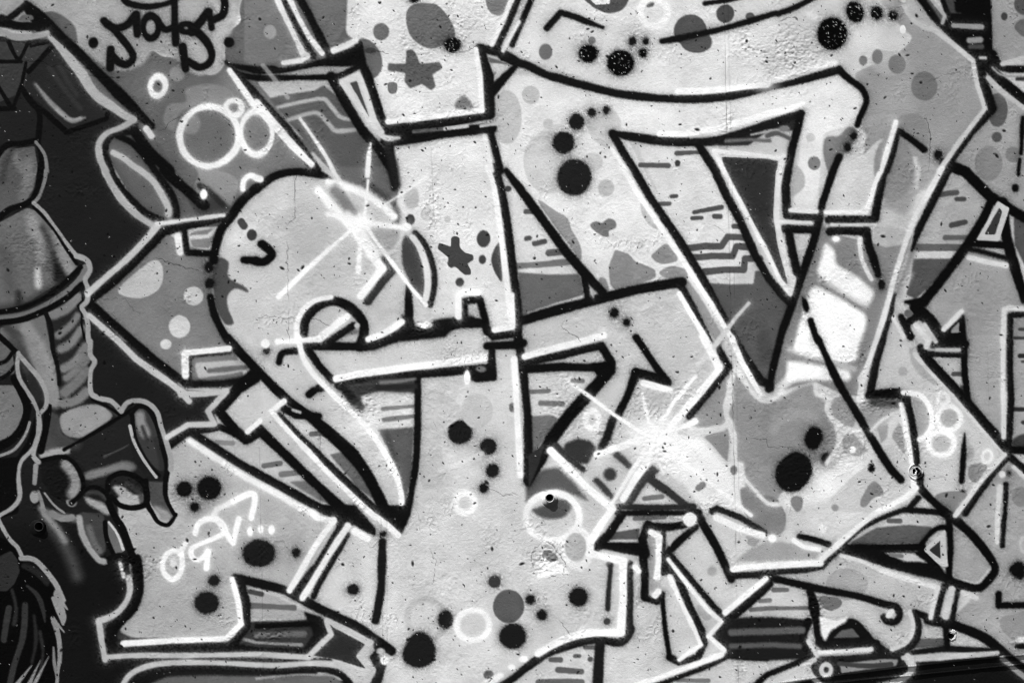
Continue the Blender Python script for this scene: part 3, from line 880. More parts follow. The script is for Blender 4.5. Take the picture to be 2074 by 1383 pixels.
E hl 225 : d3 190,107 2.8,2.8
E sp 12 : d3 195,106 2.4,2.4
S hl 205 4 : d3 188,117,4 186,138,4 d4 186,0 185.5,24,3
S ol 14 3.8 : d3 193,115 192,138 d4 191,8 190,27
C ol 15 4.4 : d3 159.5,74,1.5 158.5,92,5 157,112.5,4.4
E sp 18 : d3 158,121.5 2.2,2
B sp 132 : d3 163,101 170,98 177,99 176,109 169,114 163,110
B sp 124 : d3 135,126 145,121 160,122 165,130 158,142 145,140
E sp 165~8 : d3 163,90 4.5,6
E sp 132 : d3 204,125 6.4,8
F lf 160 : d3 197,95 g 2250,1010 2250,1560 1960,1420 d4 185,105 150,85 170,65 187,45 150,5 d3 160,138
# d4
S hl 240 5 : c4 205,43 d4 20,42 43,41
S ol 24 5 : d4 -3,48.5 30,46.5 44,44 56,31
C ol 22 4.4 : d4 54,34 62,25 75,14 92,5 110,-2
B sp 120 : d4 -8,-12 6,-12 14,0 14,10 9,17 2,15 -6,10
E sp 12~6 : d4 8,13.5 3,3.6
E hl 246 : d4 4,21 3.6,3.4
E sp 212 : d4 44.5,13.5 3.6,3.6
B sh 208 : d4 58,4 70,0 80,2 70,14 56,26 53,16
C hl 238 3.6 : d4 21.5,22.5 30,28 42,30
C ol 18 4.4 : d4 26,19.5 38,22 50,26
F lf 188 : d4 60,27 80,12 100,4 140,3 150,10 145,50 110,44 70,32
F sh 86 : d4 68,24 88,12 115,10 133,12 131,17 122,25 68,26
S dash 88 4 : d4 98,7 107,7
S ol 15 6 : d4 56,29 90,28.5 125,28
C ol 17 6.4 : d4 58,30 80,36 100,42 120,46 147,54
S dash 120 3 : d4 98,34 108,34.5
F ol 16 : d4 122,26 130,28 140,44 147,55 130,48 120,38
F hl 200~3 : d4 143.5,14 146,44 140,43 126.5,31 128,28
F ol9 48~3 : d4 140,22 140,37.5 130.5,30.5
C ol 14 4 : d4 124,26 134,15 142,12 148,14
S ol 14 5 : d4 147,6 148,30 146,60
C ol 14 6.6 : d4 140,-2 152,7 165,18 178,34 184,45 180,53 171,61 158,59 146,55
F lf 162 : d4 150,12 160,18 175,36 181,43 170,57 150,52
S hl 222 3.6 : d4 60,35 75,39 95,48 120,56 138,61
S hl 212 3.8 : d4 138,61 134.5,73 132,85
S ol 14 5.4 : d4 142.5,60 139,75 135.5,86
S hl 200 5 : d4 149,62 144,84
S ol 14 4.4 : d4 154,64 151,78 149,89
S hl 205 4 : d4 158,65 169,69
F lf 188 : d4 0,50 45,47 58,33 138,62 132,86 105,76 38,61 0,54
E sp 165 : d4 64,58 17,13
C ol 20 6 : c4 200,51 d4 10,54.5 38,61 70,67 95,74 103,76 106,79
C ol 18 5.4 : d4 105,77 107,83 103,88.5 97,87.5 94.5,84.5
S hl 225 4.4 : d4 98,83 100.5,80
F lf 195 : d4 42,67 90,76 105,88 118,80 118,98 108,111 95,112 85,104 72,88 62,87 50,95 44,103 42,90
S dash 108 4 : d4 5,62.5 16,62.5
S ol 17 5.4 : d4 35,64 36,77 40,88 41,100 45,108
F sh9 105~3 : d4 43,71 50,69 56,70 58,75 52,80 44,76
S ol 20 6 : d4 33,88 29,98 29,107 37,116
C ol 20 5.4 : d4 44,105 50,94 60,89 70,89 78,96 86,106 92,110
S ol 22 6.4 : d4 42,105 60,106 88,106
F sh 86 : d4 53,101 60,94 69,93 73,101
S hl 218 3.6 : d4 42,113 60,112 84,110.5
S hl 205 3 : d4 33,104 40,116
C hl 208 3.6 : d4 115,80 118,92 114,103 107,108 101,110.5
C ol 20 6 : d4 119.5,82 122,92 119,104 110,112 98,114 88,108
S ol 16 5.4 : d4 119,81 128,84 133,88
C ol 16 7.4 : d4 130,87 150,91 175,101 190,113 208,128
F ol 26 : d4 84,108 110,112 145,107 185,110 200,118 190,114 145,113 110,116 50,122 38,120 42,116 84,114
S sh9 192~5 3 : d4 110,117.5 140,116 186,113.5
F lf 188 : d4 123,90 143,92 144,100 122,102
F sh 92 : d4 121,102 144,101.5 144,108 116,110
F lf 195 : d4 149,97 162,99 182,109 149,108
S ol 18 5 : d4 144.5,92 145.5,108
B ol 30~4 : d4 36,122 42,118 60,117 90,114.5 106,116 112,122 112,130 90,138 42,138 36,132
F sh9 140~5 : d4 58,122 95,118.5 106,119 104,124 80,127 60,130
C sh9 60~4 4 : d4 58,122 80,124 100,123
R hl9 200 3.6 : d4 47.5,127 4,4.6
C hl 190 3.6 : d4 32,124 36,132 42,138
S hl 195 4 : c4 207,145 d4 15,132 38,119
S ol 20 4.6 : c4 195,140 d4 0,131 20,123 36,116
C hl 190 3.6 : d4 115,119 117,127 110,134 97,140
F sh 18 : d4 118,121 190,116 207,128 g 2120,1383 2120,1600 1600,1600 d4 20,138 40,134 100,138 112,134
S hl 150 4 : d4 190,118 199,126 212,136
B sp 12 : d4 202,39 208,42 208,52 203,54 197,50 195,45
R rg 185 2.6 : d4 209,26 5,7
S ol 14 5.4 : d4 187,66 187,75 215,75
B sp 138 : d4 189,86 200,82 215,80 215,108 200,103 190,95
S hl 205 4 : d4 203,103 215,102
S ol 14 4.4 : d4 203,108 215,108
# airbrushed modelling of the figure
C fg 120~20@.6 9 : o 130,600 140,680 110,760
C fg 55~14@.7 5 : o 60,540 30,600 10,680
C fg 150~6@.8 3.4 : o 165,250,1.5 220,320 290,388 330,414,4 385,400,1.5
C fg 55~8@.6 4 : o 270,170 310,240 350,300
B fg 22~16@.95 : p 300,200 330,250 375,325 388,352 345,378 310,362 303,300
C fg 30~14@.85 5 : p 105,430 107,490
C fg 42~22@.75 8 : p 0,528 150,495 260,435 345,378
C fg 150~18@.7 8 : p 195,20 222,120 232,240
C fg 212~14@.85 5 : p 214,300 215,345 218,388
C fg 138~14@.8 7 : p 345,190 365,240 395,300
C fg 58~12@.75 4 : p 240,60 282,140 308,235
C fg 75~30@.6 10 : p 20,200 50,330 60,420
F fg 36~4 : p 275,560 450,440 490,470 500,600 505,760 q 500,60 495,180 360,230 330,100 p 330,800 300,640
C fg 122~9 8.4 : p 298,552 375,520 440,455
C fg 116~9 6.4 : p 332,668 400,615 440,560
C fg 122~9 7 : p 345,748 405,712 465,630
C fg 118~9 7.4 : p 360,858 430,815 485,735
C fg 112~9 7 : q 378,70 430,30 490,-35
C fg 108~9 9 : q 372,150 430,100 488,35
C fg 116~9 8 : q 365,215 430,200 488,150
C fg 135~16@.9 10 : p 150,620 200,760 q 250,60 295,150 310,210
C fg 60~16@.8 7 : p 40,620 110,720 q 150,20
B fg 142~10 : q 345,290 400,252 520,224 600,240 625,295 560,350 460,408 400,392 355,350
C fg 62~16@.85 9 : q 300,300 305,380 350,430 430,450
C fg 60~10@.8 4 : q 625,240 660,280
C fg 160~9 5 : q 240,512 300,490 385,482
F fg 20~5 : q 225,560 300,532 380,532 440,590 470,660 460,735 410,762 300,745 240,660
C fg 150~14@.95 9 : q 375,560 420,620 430,680 412,725
B fg 155~9 : q 480,745 520,752 590,780 632,830 610,848 560,822 500,785
C fg 60~8@.9 4 : q 495,722 560,722 625,770
B fg 170~9 : q 640,690 690,685 760,738 785,782 745,798 690,755
C fg 60~8@.8 4 : q 720,670 790,720 805,770
F fg 72~6 : q 842,655 930,665 945,740 985,830 970,872 915,850 860,790 838,720
B fg 150~12@.95 : q 880,795 950,822 975,858 945,872 895,838
C fg 122~12@.9 6 : q 500,625 580,605 680,575 730,585
C fg 150~12@.85 8 : q 793,285 800,330 825,385
C fg 48~8@.9 3 : q 808,350 835,425
C fg 40~9@.8 5 : q 890,420 915,520 920,580
C fg 70~4@.8 1.4 : q 590,520 660,485 720,455
C fg 90~30@.8 8 : r 235,70 300,170 350,260 385,360
C fg 150~12@.8 4.6 : r 205,20 240,70 290,130 325,185
C fg 120~12@.8 5 : r 230,40 300,60 370,75
F fg 62~6 : r 410,40 520,60 530,240 480,245 430,170
C fg 105~10@.8 5 : r 445,120 470,190 500,240
C fo7 152~6 5 : r 397,70 412,150 450,225 492,278 520,288
C fg 48~4 5 : r 45,520 30,600 18,680
C fg 48~4 5 : r 125,505 122,600 108,690 72,800 48,900
C fg 44~4 4 : r 135,410,2 185,455 212,520 224,590,1
C fg 34~6 4 : r 120,310 180,335 235,385
C fo7 140 3.6 : r 283,440 303,482 336,526,1
C fo7 140 3 : r 266,472 290,535 314,602,1
C fo7 135 3 : r 263,572,3 285,620 300,700 300,760 290,840 284,900
S fo7 135 2.4 : r 263,572 320,640,1
C fo7 120 3 : r 268,715,1.5 272,790 285,862
S fo7 130 3.2 : r 245,760,1 172,900
S fo7 130 3.2 : r 203,780,1 145,900
S fo7 130 3.2 : r 160,805,1 85,900
# extra tone in the right half
F sh 156~16 : d1 104,112 128,118 150,134 d2 120,20 112,36 94,30 d1 98,130
E sp 140~9 : d2 102,-2 16,27
C sh 205~12@.9 3.4 : d2 119.5,-9 122,1 120.5,13
C sh 165~22@.6 9 : d3 5,70 18,60 40,60
C sh 128~22@.5 8 : d3 8,90 20,84 30,90
C sh 128~20@.6 6 : d3 45,60 55,80 50,92
F ol 22~6 : d4 43,107 52,93 62,87 72,87 83,99 94,111 43,113
F sh9 92~5 : d4 53,101.5 60,95 69,93.5 75,101
E sh9 252~30@.9 : b3 88,66 5,5
E sh9 235~60@.5 : b3 84,64 14,12
C sh 215~26@.6 8 : b4 100,20 110,60 105,100
C sh 190~40@.5 12 : b4 150,30 170,45 190,30
C sh 192~40@.5 12 : b3 140,95 150,110 145,125
C sh 238~30@.6 8 : b1 130,128 160,122 180,130
C sh 185~40@.5 16 : b2 20,90 45,70 60,85
C sh 215~30@.6 8 : a2 190,55 b2 5,40 22,25
C sh 185~40@.5 10 : c2 120,105 140,125 c3 150,5
C fo7 138 4 : r 280,450 300,500 318,560 316,600,1.5
C fo7 132 3.6 : r 268,590 288,650 298,720 298,790
C fg 40~6 3 : r 60,430 80,520 70,600
C fg 36~6 3 : r 170,560 180,680 160,790
C fg 40~6 2.6 : r 200,640 215,740 200,840
# second pass over the two sparkles, the veins and the lower right corner
E hl 255~26@.9 : w 606,342 30,28
C sh8 125~16@.75 5 : w 500,212 545,262 572,296
F sh5 160~20@.8 : w 635,372 735,352 750,400 705,470 680,450
C ol 35~12 6 : w 690,60 715,130 728,205
B sh5 66~8 : w 752,405 790,410 820,480 836,580 830,645 800,610 765,520 750,450
S ol 24~10 8 : w 640,795 760,748 850,742 880,718 1000,708
E hl9 246 : w 832,720 26,11
S hl8 250 4.8 : w 955,690 955,612 975,600 1030,600
S sh 225~8 4.4 : v 700,368 760,370 820,360 850,340 862,420 866,500
S sh 222~8 3.6 : v 845,190 852,260 832,310 850,340
F sh 138~6 : v 752,395 800,378 835,380 846,430 836,486 800,440
B sp 132~7 : v 885,590 920,590 960,640 1010,645 1050,680 1045,740 1000,755 960,740 905,680
C hl 226~7 3.4 : v 885,530 940,592 990,640 1050,640
S ol 30 4.8 : v 782,668 800,658 885,690 975,748
S hl 250 5 : v 798,692 880,730 968,757
F ol 18~8 : u 560,398 820,408 900,490 920,520 800,500 640,440
F sh9 192~7 : u 680,414 790,414 840,452 760,445
S dash9 110 3 : u 705,422 745,425
C ol 20 5.4 : u 405,560 425,600 430,650 435,700 452,750
B sh9 108~4 : u 440,575 515,582 522,610 480,626 445,605
F sh9 228~8 : u 440,648 500,662 548,648 540,668 485,702 462,742 446,720
C hl9 205 4.4 : u 768,795 788,835 750,880 660,905
B sh 210~8 : u 490,350 500,290 550,262 610,268 580,300 520,362
E sh9 230~9 : u 453,325 15,15
S sh5 215~12@.6 4.6 : d2 43,88 62,98 80,109
S sh5 215~12@.6 4.6 : d3 18,6 50,16 70,22
F hl9 246~4 : v 140,896 150,860 168,838 192,862 240,872 256,900
F sh9 128~3 : v 162,822 200,820 216,845 190,856 172,846
# white handwriting
C tag 244 4.6 : t 1068,590 1025,588 990,625 975,680 992,728 1035,758 1075,728 1092,680 1090,620 1068,590
S tag 244 4.4 : t 1080,592 1112,543
E tag 235~9@.8 : t 1040,655 22,30
C tag 244 4.4 : t 1350,478 1270,518 1190,550 1150,578 1150,615 1180,640 1222,622 1246,590
S tag 244 5.2 : t 1248,590 1240,690
C tag 244 5.2 : t 1172,478 1190,425 1245,395 1310,405 1345,440 1352,478
S tag 244 5 : t 1300,395 1398,540 1432,395
S tag 240~9@.85 5 : t 1285,370 1300,340 1400,290
C tag 246 5.2 : t 1400,290 1470,255 1515,245 1530,280 1508,388
"""
U = 520.0 / 207.4                       # one drawing unit in wall pixels (1 px = 2 mm of wall)
TX = {'a': 0.0, 'b': 520.0, 'c': 1040.0, 'd': 1554.0}
TY = {'1': 0.0, '2': 346.0, '3': 692.0, '4': 1037.0}
ZOOM = {'t': (0, 917, 1 / 2.963), 'u': (1418, 892, .548), 'v': (1013, 668, .549), 'w': (405, 263, .548), 'o': (0, 60, 1 / 2.24), 'p': (0, 440, 1 / 2.8), 'q': (0, 740, 1 / 2.8), 'r': (0, 1020, 1 / 2.468)}
LAYER = {'bg': 0, 'lf': 1, 'sh': 2, 'sp': 3, 'st': 3, 'dash': 3, 'fg': 4, 'fo': 5, 'ol': 6, 'rg': 7, 'hl': 7, 'tag': 8}
SOFT = {'bg': 6, 'lf': 6, 'sh': 6, 'sp': 4.5, 'st': 3.5, 'dash': 4.2, 'fg': 4.5, 'fo': 3.2, 'ol': 6.2, 'rg': 7, 'hl': 5.5, 'tag': 5.5}

def catmull(P, closed):
    P = np.asarray(P, float); n = len(P)
    if n < 3: return P
    out = []
    rng = range(n if closed else n - 1)
    for i in rng:
        if closed: p0, p1, p2, p3 = P[(i - 1) % n], P[i], P[(i + 1) % n], P[(i + 2) % n]
        else: p0, p1, p2, p3 = P[max(i - 1, 0)], P[i], P[i + 1], P[min(i + 2, n - 1)]
        for t in (0, .2, .4, .6, .8):
            out.append(.5 * (2 * p1 + (p2 - p0) * t + (2 * p0 - 5 * p1 + 4 * p2 - p3) * t * t + (3 * p1 - p0 - 3 * p2 + p3) * t ** 3))
    if not closed: out.append(P[-1])
    return np.array(out)

def rounded(P, r):
    """polygon with its corners rounded"""
    P = np.asarray([p[:2] for p in P], float); n = len(P); out = []
    for i in range(n):
        p0, p1, p2 = P[(i - 1) % n], P[i], P[(i + 1) % n]
        l0 = np.hypot(*(p0 - p1)); l2 = np.hypot(*(p2 - p1))
        if l0 < 1e-6 or l2 < 1e-6: continue
        a = p1 + (p0 - p1) * min(r / l0, .45); b = p1 + (p2 - p1) * min(r / l2, .45)
        for t in (0, .33, .67, 1): out.append((1 - t) ** 2 * a + 2 * t * (1 - t) * p1 + t * t * b)
    return np.array(out)

def parse(text):
    els = []
    for line in text.splitlines():
        line = line.split('#')[0].strip()
        if not line: continue
        head, body = line.split(':', 1)
        h = head.split()
        cmd, code = h[0], h[1]
        lay = None
        for k in sorted(LAYER, key=len, reverse=True):
            if code.startswith(k):
                lay = LAYER[k] if code == k else int(code[len(k):]); code = k; break
        v = h[2]; a = 1.0; soft = SOFT[code]
        if '@' in v: v, a = v.split('@'); a = float(a)
        if '~' in v: v, s = v.split('~'); soft = float(s)
        gain = {'ol': 1.07, 'hl': 1.10, 'rg': 1.16}.get(code, 1.0)
        w = float(h[3]) * U * gain if len(h) > 3 else None
        pts = []; ox = oy = 0.0; k = U; rot = 0.0
        for t in body.split():
            if t == 'g': ox = oy = 0.0; k = 1.0
            elif t in ZOOM: ox, oy, k = ZOOM[t]
            elif t[0] in TX and len(t) == 2: ox, oy, k = TX[t[0]], TY[t[1]], U
            elif ',' in t:
                c = [float(q) for q in t.split(',')]
                if cmd in 'ER' and len(pts) == 1: pts.append((c[0] * k, c[1] * k))
                else: pts.append((ox + c[0] * k, oy + c[1] * k, c[2] * U * gain if len(c) > 2 else (w or 0)))
            else: rot = float(t)
        v = float(v)
        if code == 'ol' and v < 40: v = max(v - 5, 8)
        els.append(dict(cmd=cmd, code=code, lay=lay, v=float(v), a=a, soft=soft, w=w, pts=pts, rot=rot))
    els.sort(key=lambda e: e['lay'])
    return els

_rg = np.random.RandomState(7)
_TAB = _rg.rand(512, 512).astype(np.float32)
def vnoise(X, Y, s, ox=0.0, oy=0.0):
    x = X / s + 100.0 + ox; y = Y / s + 100.0 + oy
    xi = np.floor(x).astype(np.int32); yi = np.floor(y).astype(np.int32)
    fx = (x - xi).astype(np.float32); fy = (y - yi).astype(np.float32)
    fx = fx * fx * (3 - 2 * fx); fy = fy * fy * (3 - 2 * fy)
    xa = xi & 511; xb = (xi + 1) & 511; ya = yi & 511; yb = (yi + 1) & 511
    a = _TAB[ya, xa]; b = _TAB[ya, xb]; c = _TAB[yb, xa]; d = _TAB[yb, xb]
    return (a + (b - a) * fx + (c - a) * fy + (a - b - c + d) * fx * fy) * 2 - 1

def seg_sd(X, Y, P, closed=False):
    """signed distance to a stroke of varying width"""
    best = np.full(X.shape, 1e9, np.float32)
    n = len(P)
    if n == 1:
        return np.hypot(X - P[0][0], Y - P[0][1]) - P[0][2] / 2
    for i in range(n if closed else n - 1):
        ax, ay, aw = P[i]; bx, by, bw = P[(i + 1) % n]
        dx, dy = bx - ax, by - ay; L = dx * dx + dy * dy
        if L < 1e-6: continue
        t = np.clip(((X - ax) * dx + (Y - ay) * dy) / L, 0, 1)
        d = np.sqrt((X - ax - t * dx) ** 2 + (Y - ay - t * dy) ** 2) - (aw + (bw - aw) * t) / 2
        np.minimum(best, d, out=best)
    return best

def poly_sd(X, Y, P):
    best = np.full(X.shape, 1e9, np.float32); inside = np.zeros(X.shape, bool)
    n = len(P)
    for i in range(n):
        ax, ay = P[i][:2]; bx, by = P[(i + 1) % n][:2]
        dx, dy = bx - ax, by - ay; L = dx * dx + dy * dy
        if L < 1e-6: continue
        t = np.clip(((X - ax) * dx + (Y - ay) * dy) / L, 0, 1)
        d = (X - ax - t * dx) ** 2 + (Y - ay - t * dy) ** 2
        np.minimum(best, d, out=best)
        if abs(dy) > 1e-6:
            c = ((ay > Y) != (by > Y)) & (X < dx * (Y - ay) / dy + ax)
            inside ^= c
    best = np.sqrt(best)
    return np.where(inside, -best, best)

def paint(xs, ys, els, base=205.0):
    """flat colour of the paint (0..255) and number of the painted shape at every grid point"""
    X, Y = np.meshgrid(xs.astype(np.float32), ys.astype(np.float32))
    V = np.full(X.shape, base, np.float32); ID = np.zeros(X.shape, np.int32)
    wob = vnoise(X, Y, 11.0) * .35 + vnoise(X, Y, 38, 3, 9) * .9 + vnoise(X, Y, 2.6, 7, 1) * .25
    spk = vnoise(X, Y, 2.2, 11, 5); grn = vnoise(X, Y, 3.1, 21, 15)
    for num, e in enumerate(els, 1):
        P = e['pts']; cmd = e['cmd']
        if cmd in 'CB' and len(P) > 2: P = catmull(P, cmd == 'B')
        if cmd == 'F': P = rounded(P, 9.0 if e['code'] in ('lf', 'bg') else 4.0)
        A = np.array([p[:2] for p in P])
        if cmd in 'ER':
            cx, cy = e['pts'][0][:2]; rx, ry = e['pts'][1][:2]; R = max(rx, ry) + (e['w'] or 0)
            lo = (cx - R, cy - R); hi = (cx + R, cy + R)
        else:
            wm = max(p[2] for p in P) / 2 if len(P[0]) > 2 else 0; lo = A.min(0) - wm; hi = A.max(0) + wm
        halo = (e['code'] in ('ol', 'hl', 'tag', 'rg') or (e['code'] == 'sp' and e['v'] < 60)) and e['soft'] > 3
        m = e['soft'] + (26 if halo else 3)
        j0, j1 = np.searchsorted(xs, [lo[0] - m, hi[0] + m]); i0, i1 = np.searchsorted(ys, [lo[1] - m, hi[1] + m])
        if j1 <= j0 or i1 <= i0: continue
        s = np.s_[i0:i1, j0:j1]; x = X[s]; y = Y[s]
        if cmd in 'SC': sd = seg_sd(x, y, P)
        elif cmd in 'FB': sd = poly_sd(x, y, P)
        else:
            c, q = math.cos(e['rot']), math.sin(e['rot'])
            u = (x - cx) * c + (y - cy) * q; w_ = -(x - cx) * q + (y - cy) * c
            r = np.sqrt((u / rx) ** 2 + (w_ / ry) ** 2)
            sd = (r - 1) * (rx + ry) / 2
            if cmd == 'R': sd = np.abs(sd + 2.2 * vnoise(x, y, 46, num % 17, 4)) - e['w'] / 2 * (1 + .12 * vnoise(x, y, 33, 4, num % 13))
        amp = .6 if e['soft'] < 3 else 1.0
        if e['code'] == 'sp' and e['v'] < 35: e['soft'] = max(e['soft'], 6.5); sd = sd + spk[s] * 1.0 + .8 * grn[s]
        sd = sd + wob[s] * amp + spk[s] * min(e['soft'], 9) * .09 + (grn[s] * .5 if e['soft'] > 6 else 0)
        so = max(e['soft'], 2.6)
        t = np.clip(.5 - sd / so, 0, 1); al = t * t * (3 - 2 * t)
        if halo:
            hs = .40 if e['code'] == 'sp' else .22 if e['v'] < 100 else .26
            mist = hs * np.exp(-np.maximum(sd, 0) / (6.5 if e['code'] == 'sp' else 5.0))
            al = np.maximum(al, np.clip(mist * (1 + .9 * spk[s] + .6 * grn[s]), 0, 1))
        al = al * e['a']
        al = np.where(al < .004, 0, al)
        V[s] = V[s] * (1 - al) + e['v'] * al
        if e['a'] > .55 and e['soft'] < 20:
            ID[s] = np.where(al > .5, num, ID[s])
    return X, Y, V, ID

CRACKS = """a1 20,50 35,50 42,54 50,53 58,58 75,62 90,63 110,63
a1 127,105 133,105 138,98 150,92 165,85 175,90 185,98
a2 110,72 120,71 130,71 138,75 150,78 160,80
a2 85,104 100,103 108,112 113,115
b2 0,119 5,117 20,119 45,119 60,125
b2 32,2 31,12 31,25 31,38 25,44
b2 24,42 25,80 26,120 26,138
b4 131,0 132,15 137,24 142,35 145,40 144,50 142,58
b3 143,65 149,78 150,85
b3 173,118 190,119 200,124 207,124
b3 35,137 50,132 60,130 66,125 75,126
b3 68,110 75,102 82,94
c2 42,117 38,125 45,130 55,138
c2 152,43 158,43 172,50
c2 178,39 185,40 200,32 205,31
c3 -1,122 8,127 22,120 30,122 38,127 50,122 60,119
c3 183,78 205,79 205,84
c4 5,78 30,82 40,90 45,98
d2 62,86 70,76 80,73 95,71 102,72
d1 130,66 145,60 155,58
d1 131,138 132,110 128,95
d3 0,85 20,85
d3 128,110 145,109
a4 172,32 175,42 177,49
a3 20,122 40,120
b1 74,11 80,6
b1 158,43 170,42 177,38
d1 9,18 12.4,16.4 17,14 21,14 24.5,15.6
d1 9,18.4 12.4,16.8 17,14.4 21,14.4 24.5,16
b1 92,42 100,41.5 106,43
d3 75,112 85,111.5
c4 16,44 14,36 18,28 25,23 32,27 38,36 42,42 41,49 30,52
c4 14,33 18,31
c4 40,50 48,51"""
SEAMS = [(1462, -200, 1503, 1700, 1.0), (1470, -200, 1512, 1700, .5), (770, 940, 782, 1700, .5), (648, 860, 650, 1120, .7),
         (525, 880, 540, 1700, .5), (873, 300, 885, 560, .5), (1640, -300, 1642, 60, .3), (783, 1050, 784, 1320, .5), (1857, 1210, 1850, 1400, .4), (2000, 700, 2005, 900, .2)]
# rough, chipped or blistered patches: centre, radii, strength
ROUGH = [(1600, 108, 70, 50, 1.9), (1040 + 186 * U, 70, 20, 45, .7), (840, 140, 60, 60, .7), (880, 60, 90, 60, .8), (520 + 140 * U, 100 * U, 70, 45, .7), (640, 70, 60, 60, .5),
         (168, 384, 30, 24, 1.2), (270, 1150, 50, 32, 2.2), (390, 1000, 70, 30, 1.0), (130, 970, 60, 60, .9), (520 + 135 * U, 346 + 128 * U, 45, 16, 2.4), (880, 410, 18, 90, .9), (720, 790, 45, 45, 1.2),
         (740, 830, 50, 25, 1.0), (1150, 830, 50, 55, 1.1), (1235, 880, 25, 35, 1.3), (1330, 830, 50, 30, .4), (1400, 800, 60, 60, .5), (1790, 810, 65, 26, 2.0), (1700, 900, 40, 50, 1.3), (1610, 950, 55, 50, 1.0),
         (1554 + 105 * U, 346 + 85 * U, 40, 30, .9), (1150, 500, 25, 40, .9), (1370, 1060, 18, 18, 2.0), (1500, 1350, 14, 40, 1.6), (1470, 260, 14, 60, 1.6), (1650, 1230, 28, 35, 2.2), (1500, 90, 30, 40, .8),
         (100, 400, 30, 30, .5), (60, 500, 60, 80, .9), (110, 540, 30, 60, .9), (20, 330, 50, 60, .7), (720, 1180, 20, 20, .4), (540, 1290, 60, 14, 1.2), (1640, 600, 30, 70, .5), (880, 1190, 60, 60, .4), (1010, 1060, 70, 60, .3),
         (560, 1270, 50, 30, 1.1), (1105, 1132, 42, 30, 2.0), (1340, 930, 60, 40, .7), (990, 30, 70, 40, .5), (60, 1100, 100, 60, .4), (1180, 1245, 40, 12, .8), (480, 1300, 30, 20, 1.2), (1560, 820, 60, 40, .5), (1850, 1180, 40, 20, .5)]

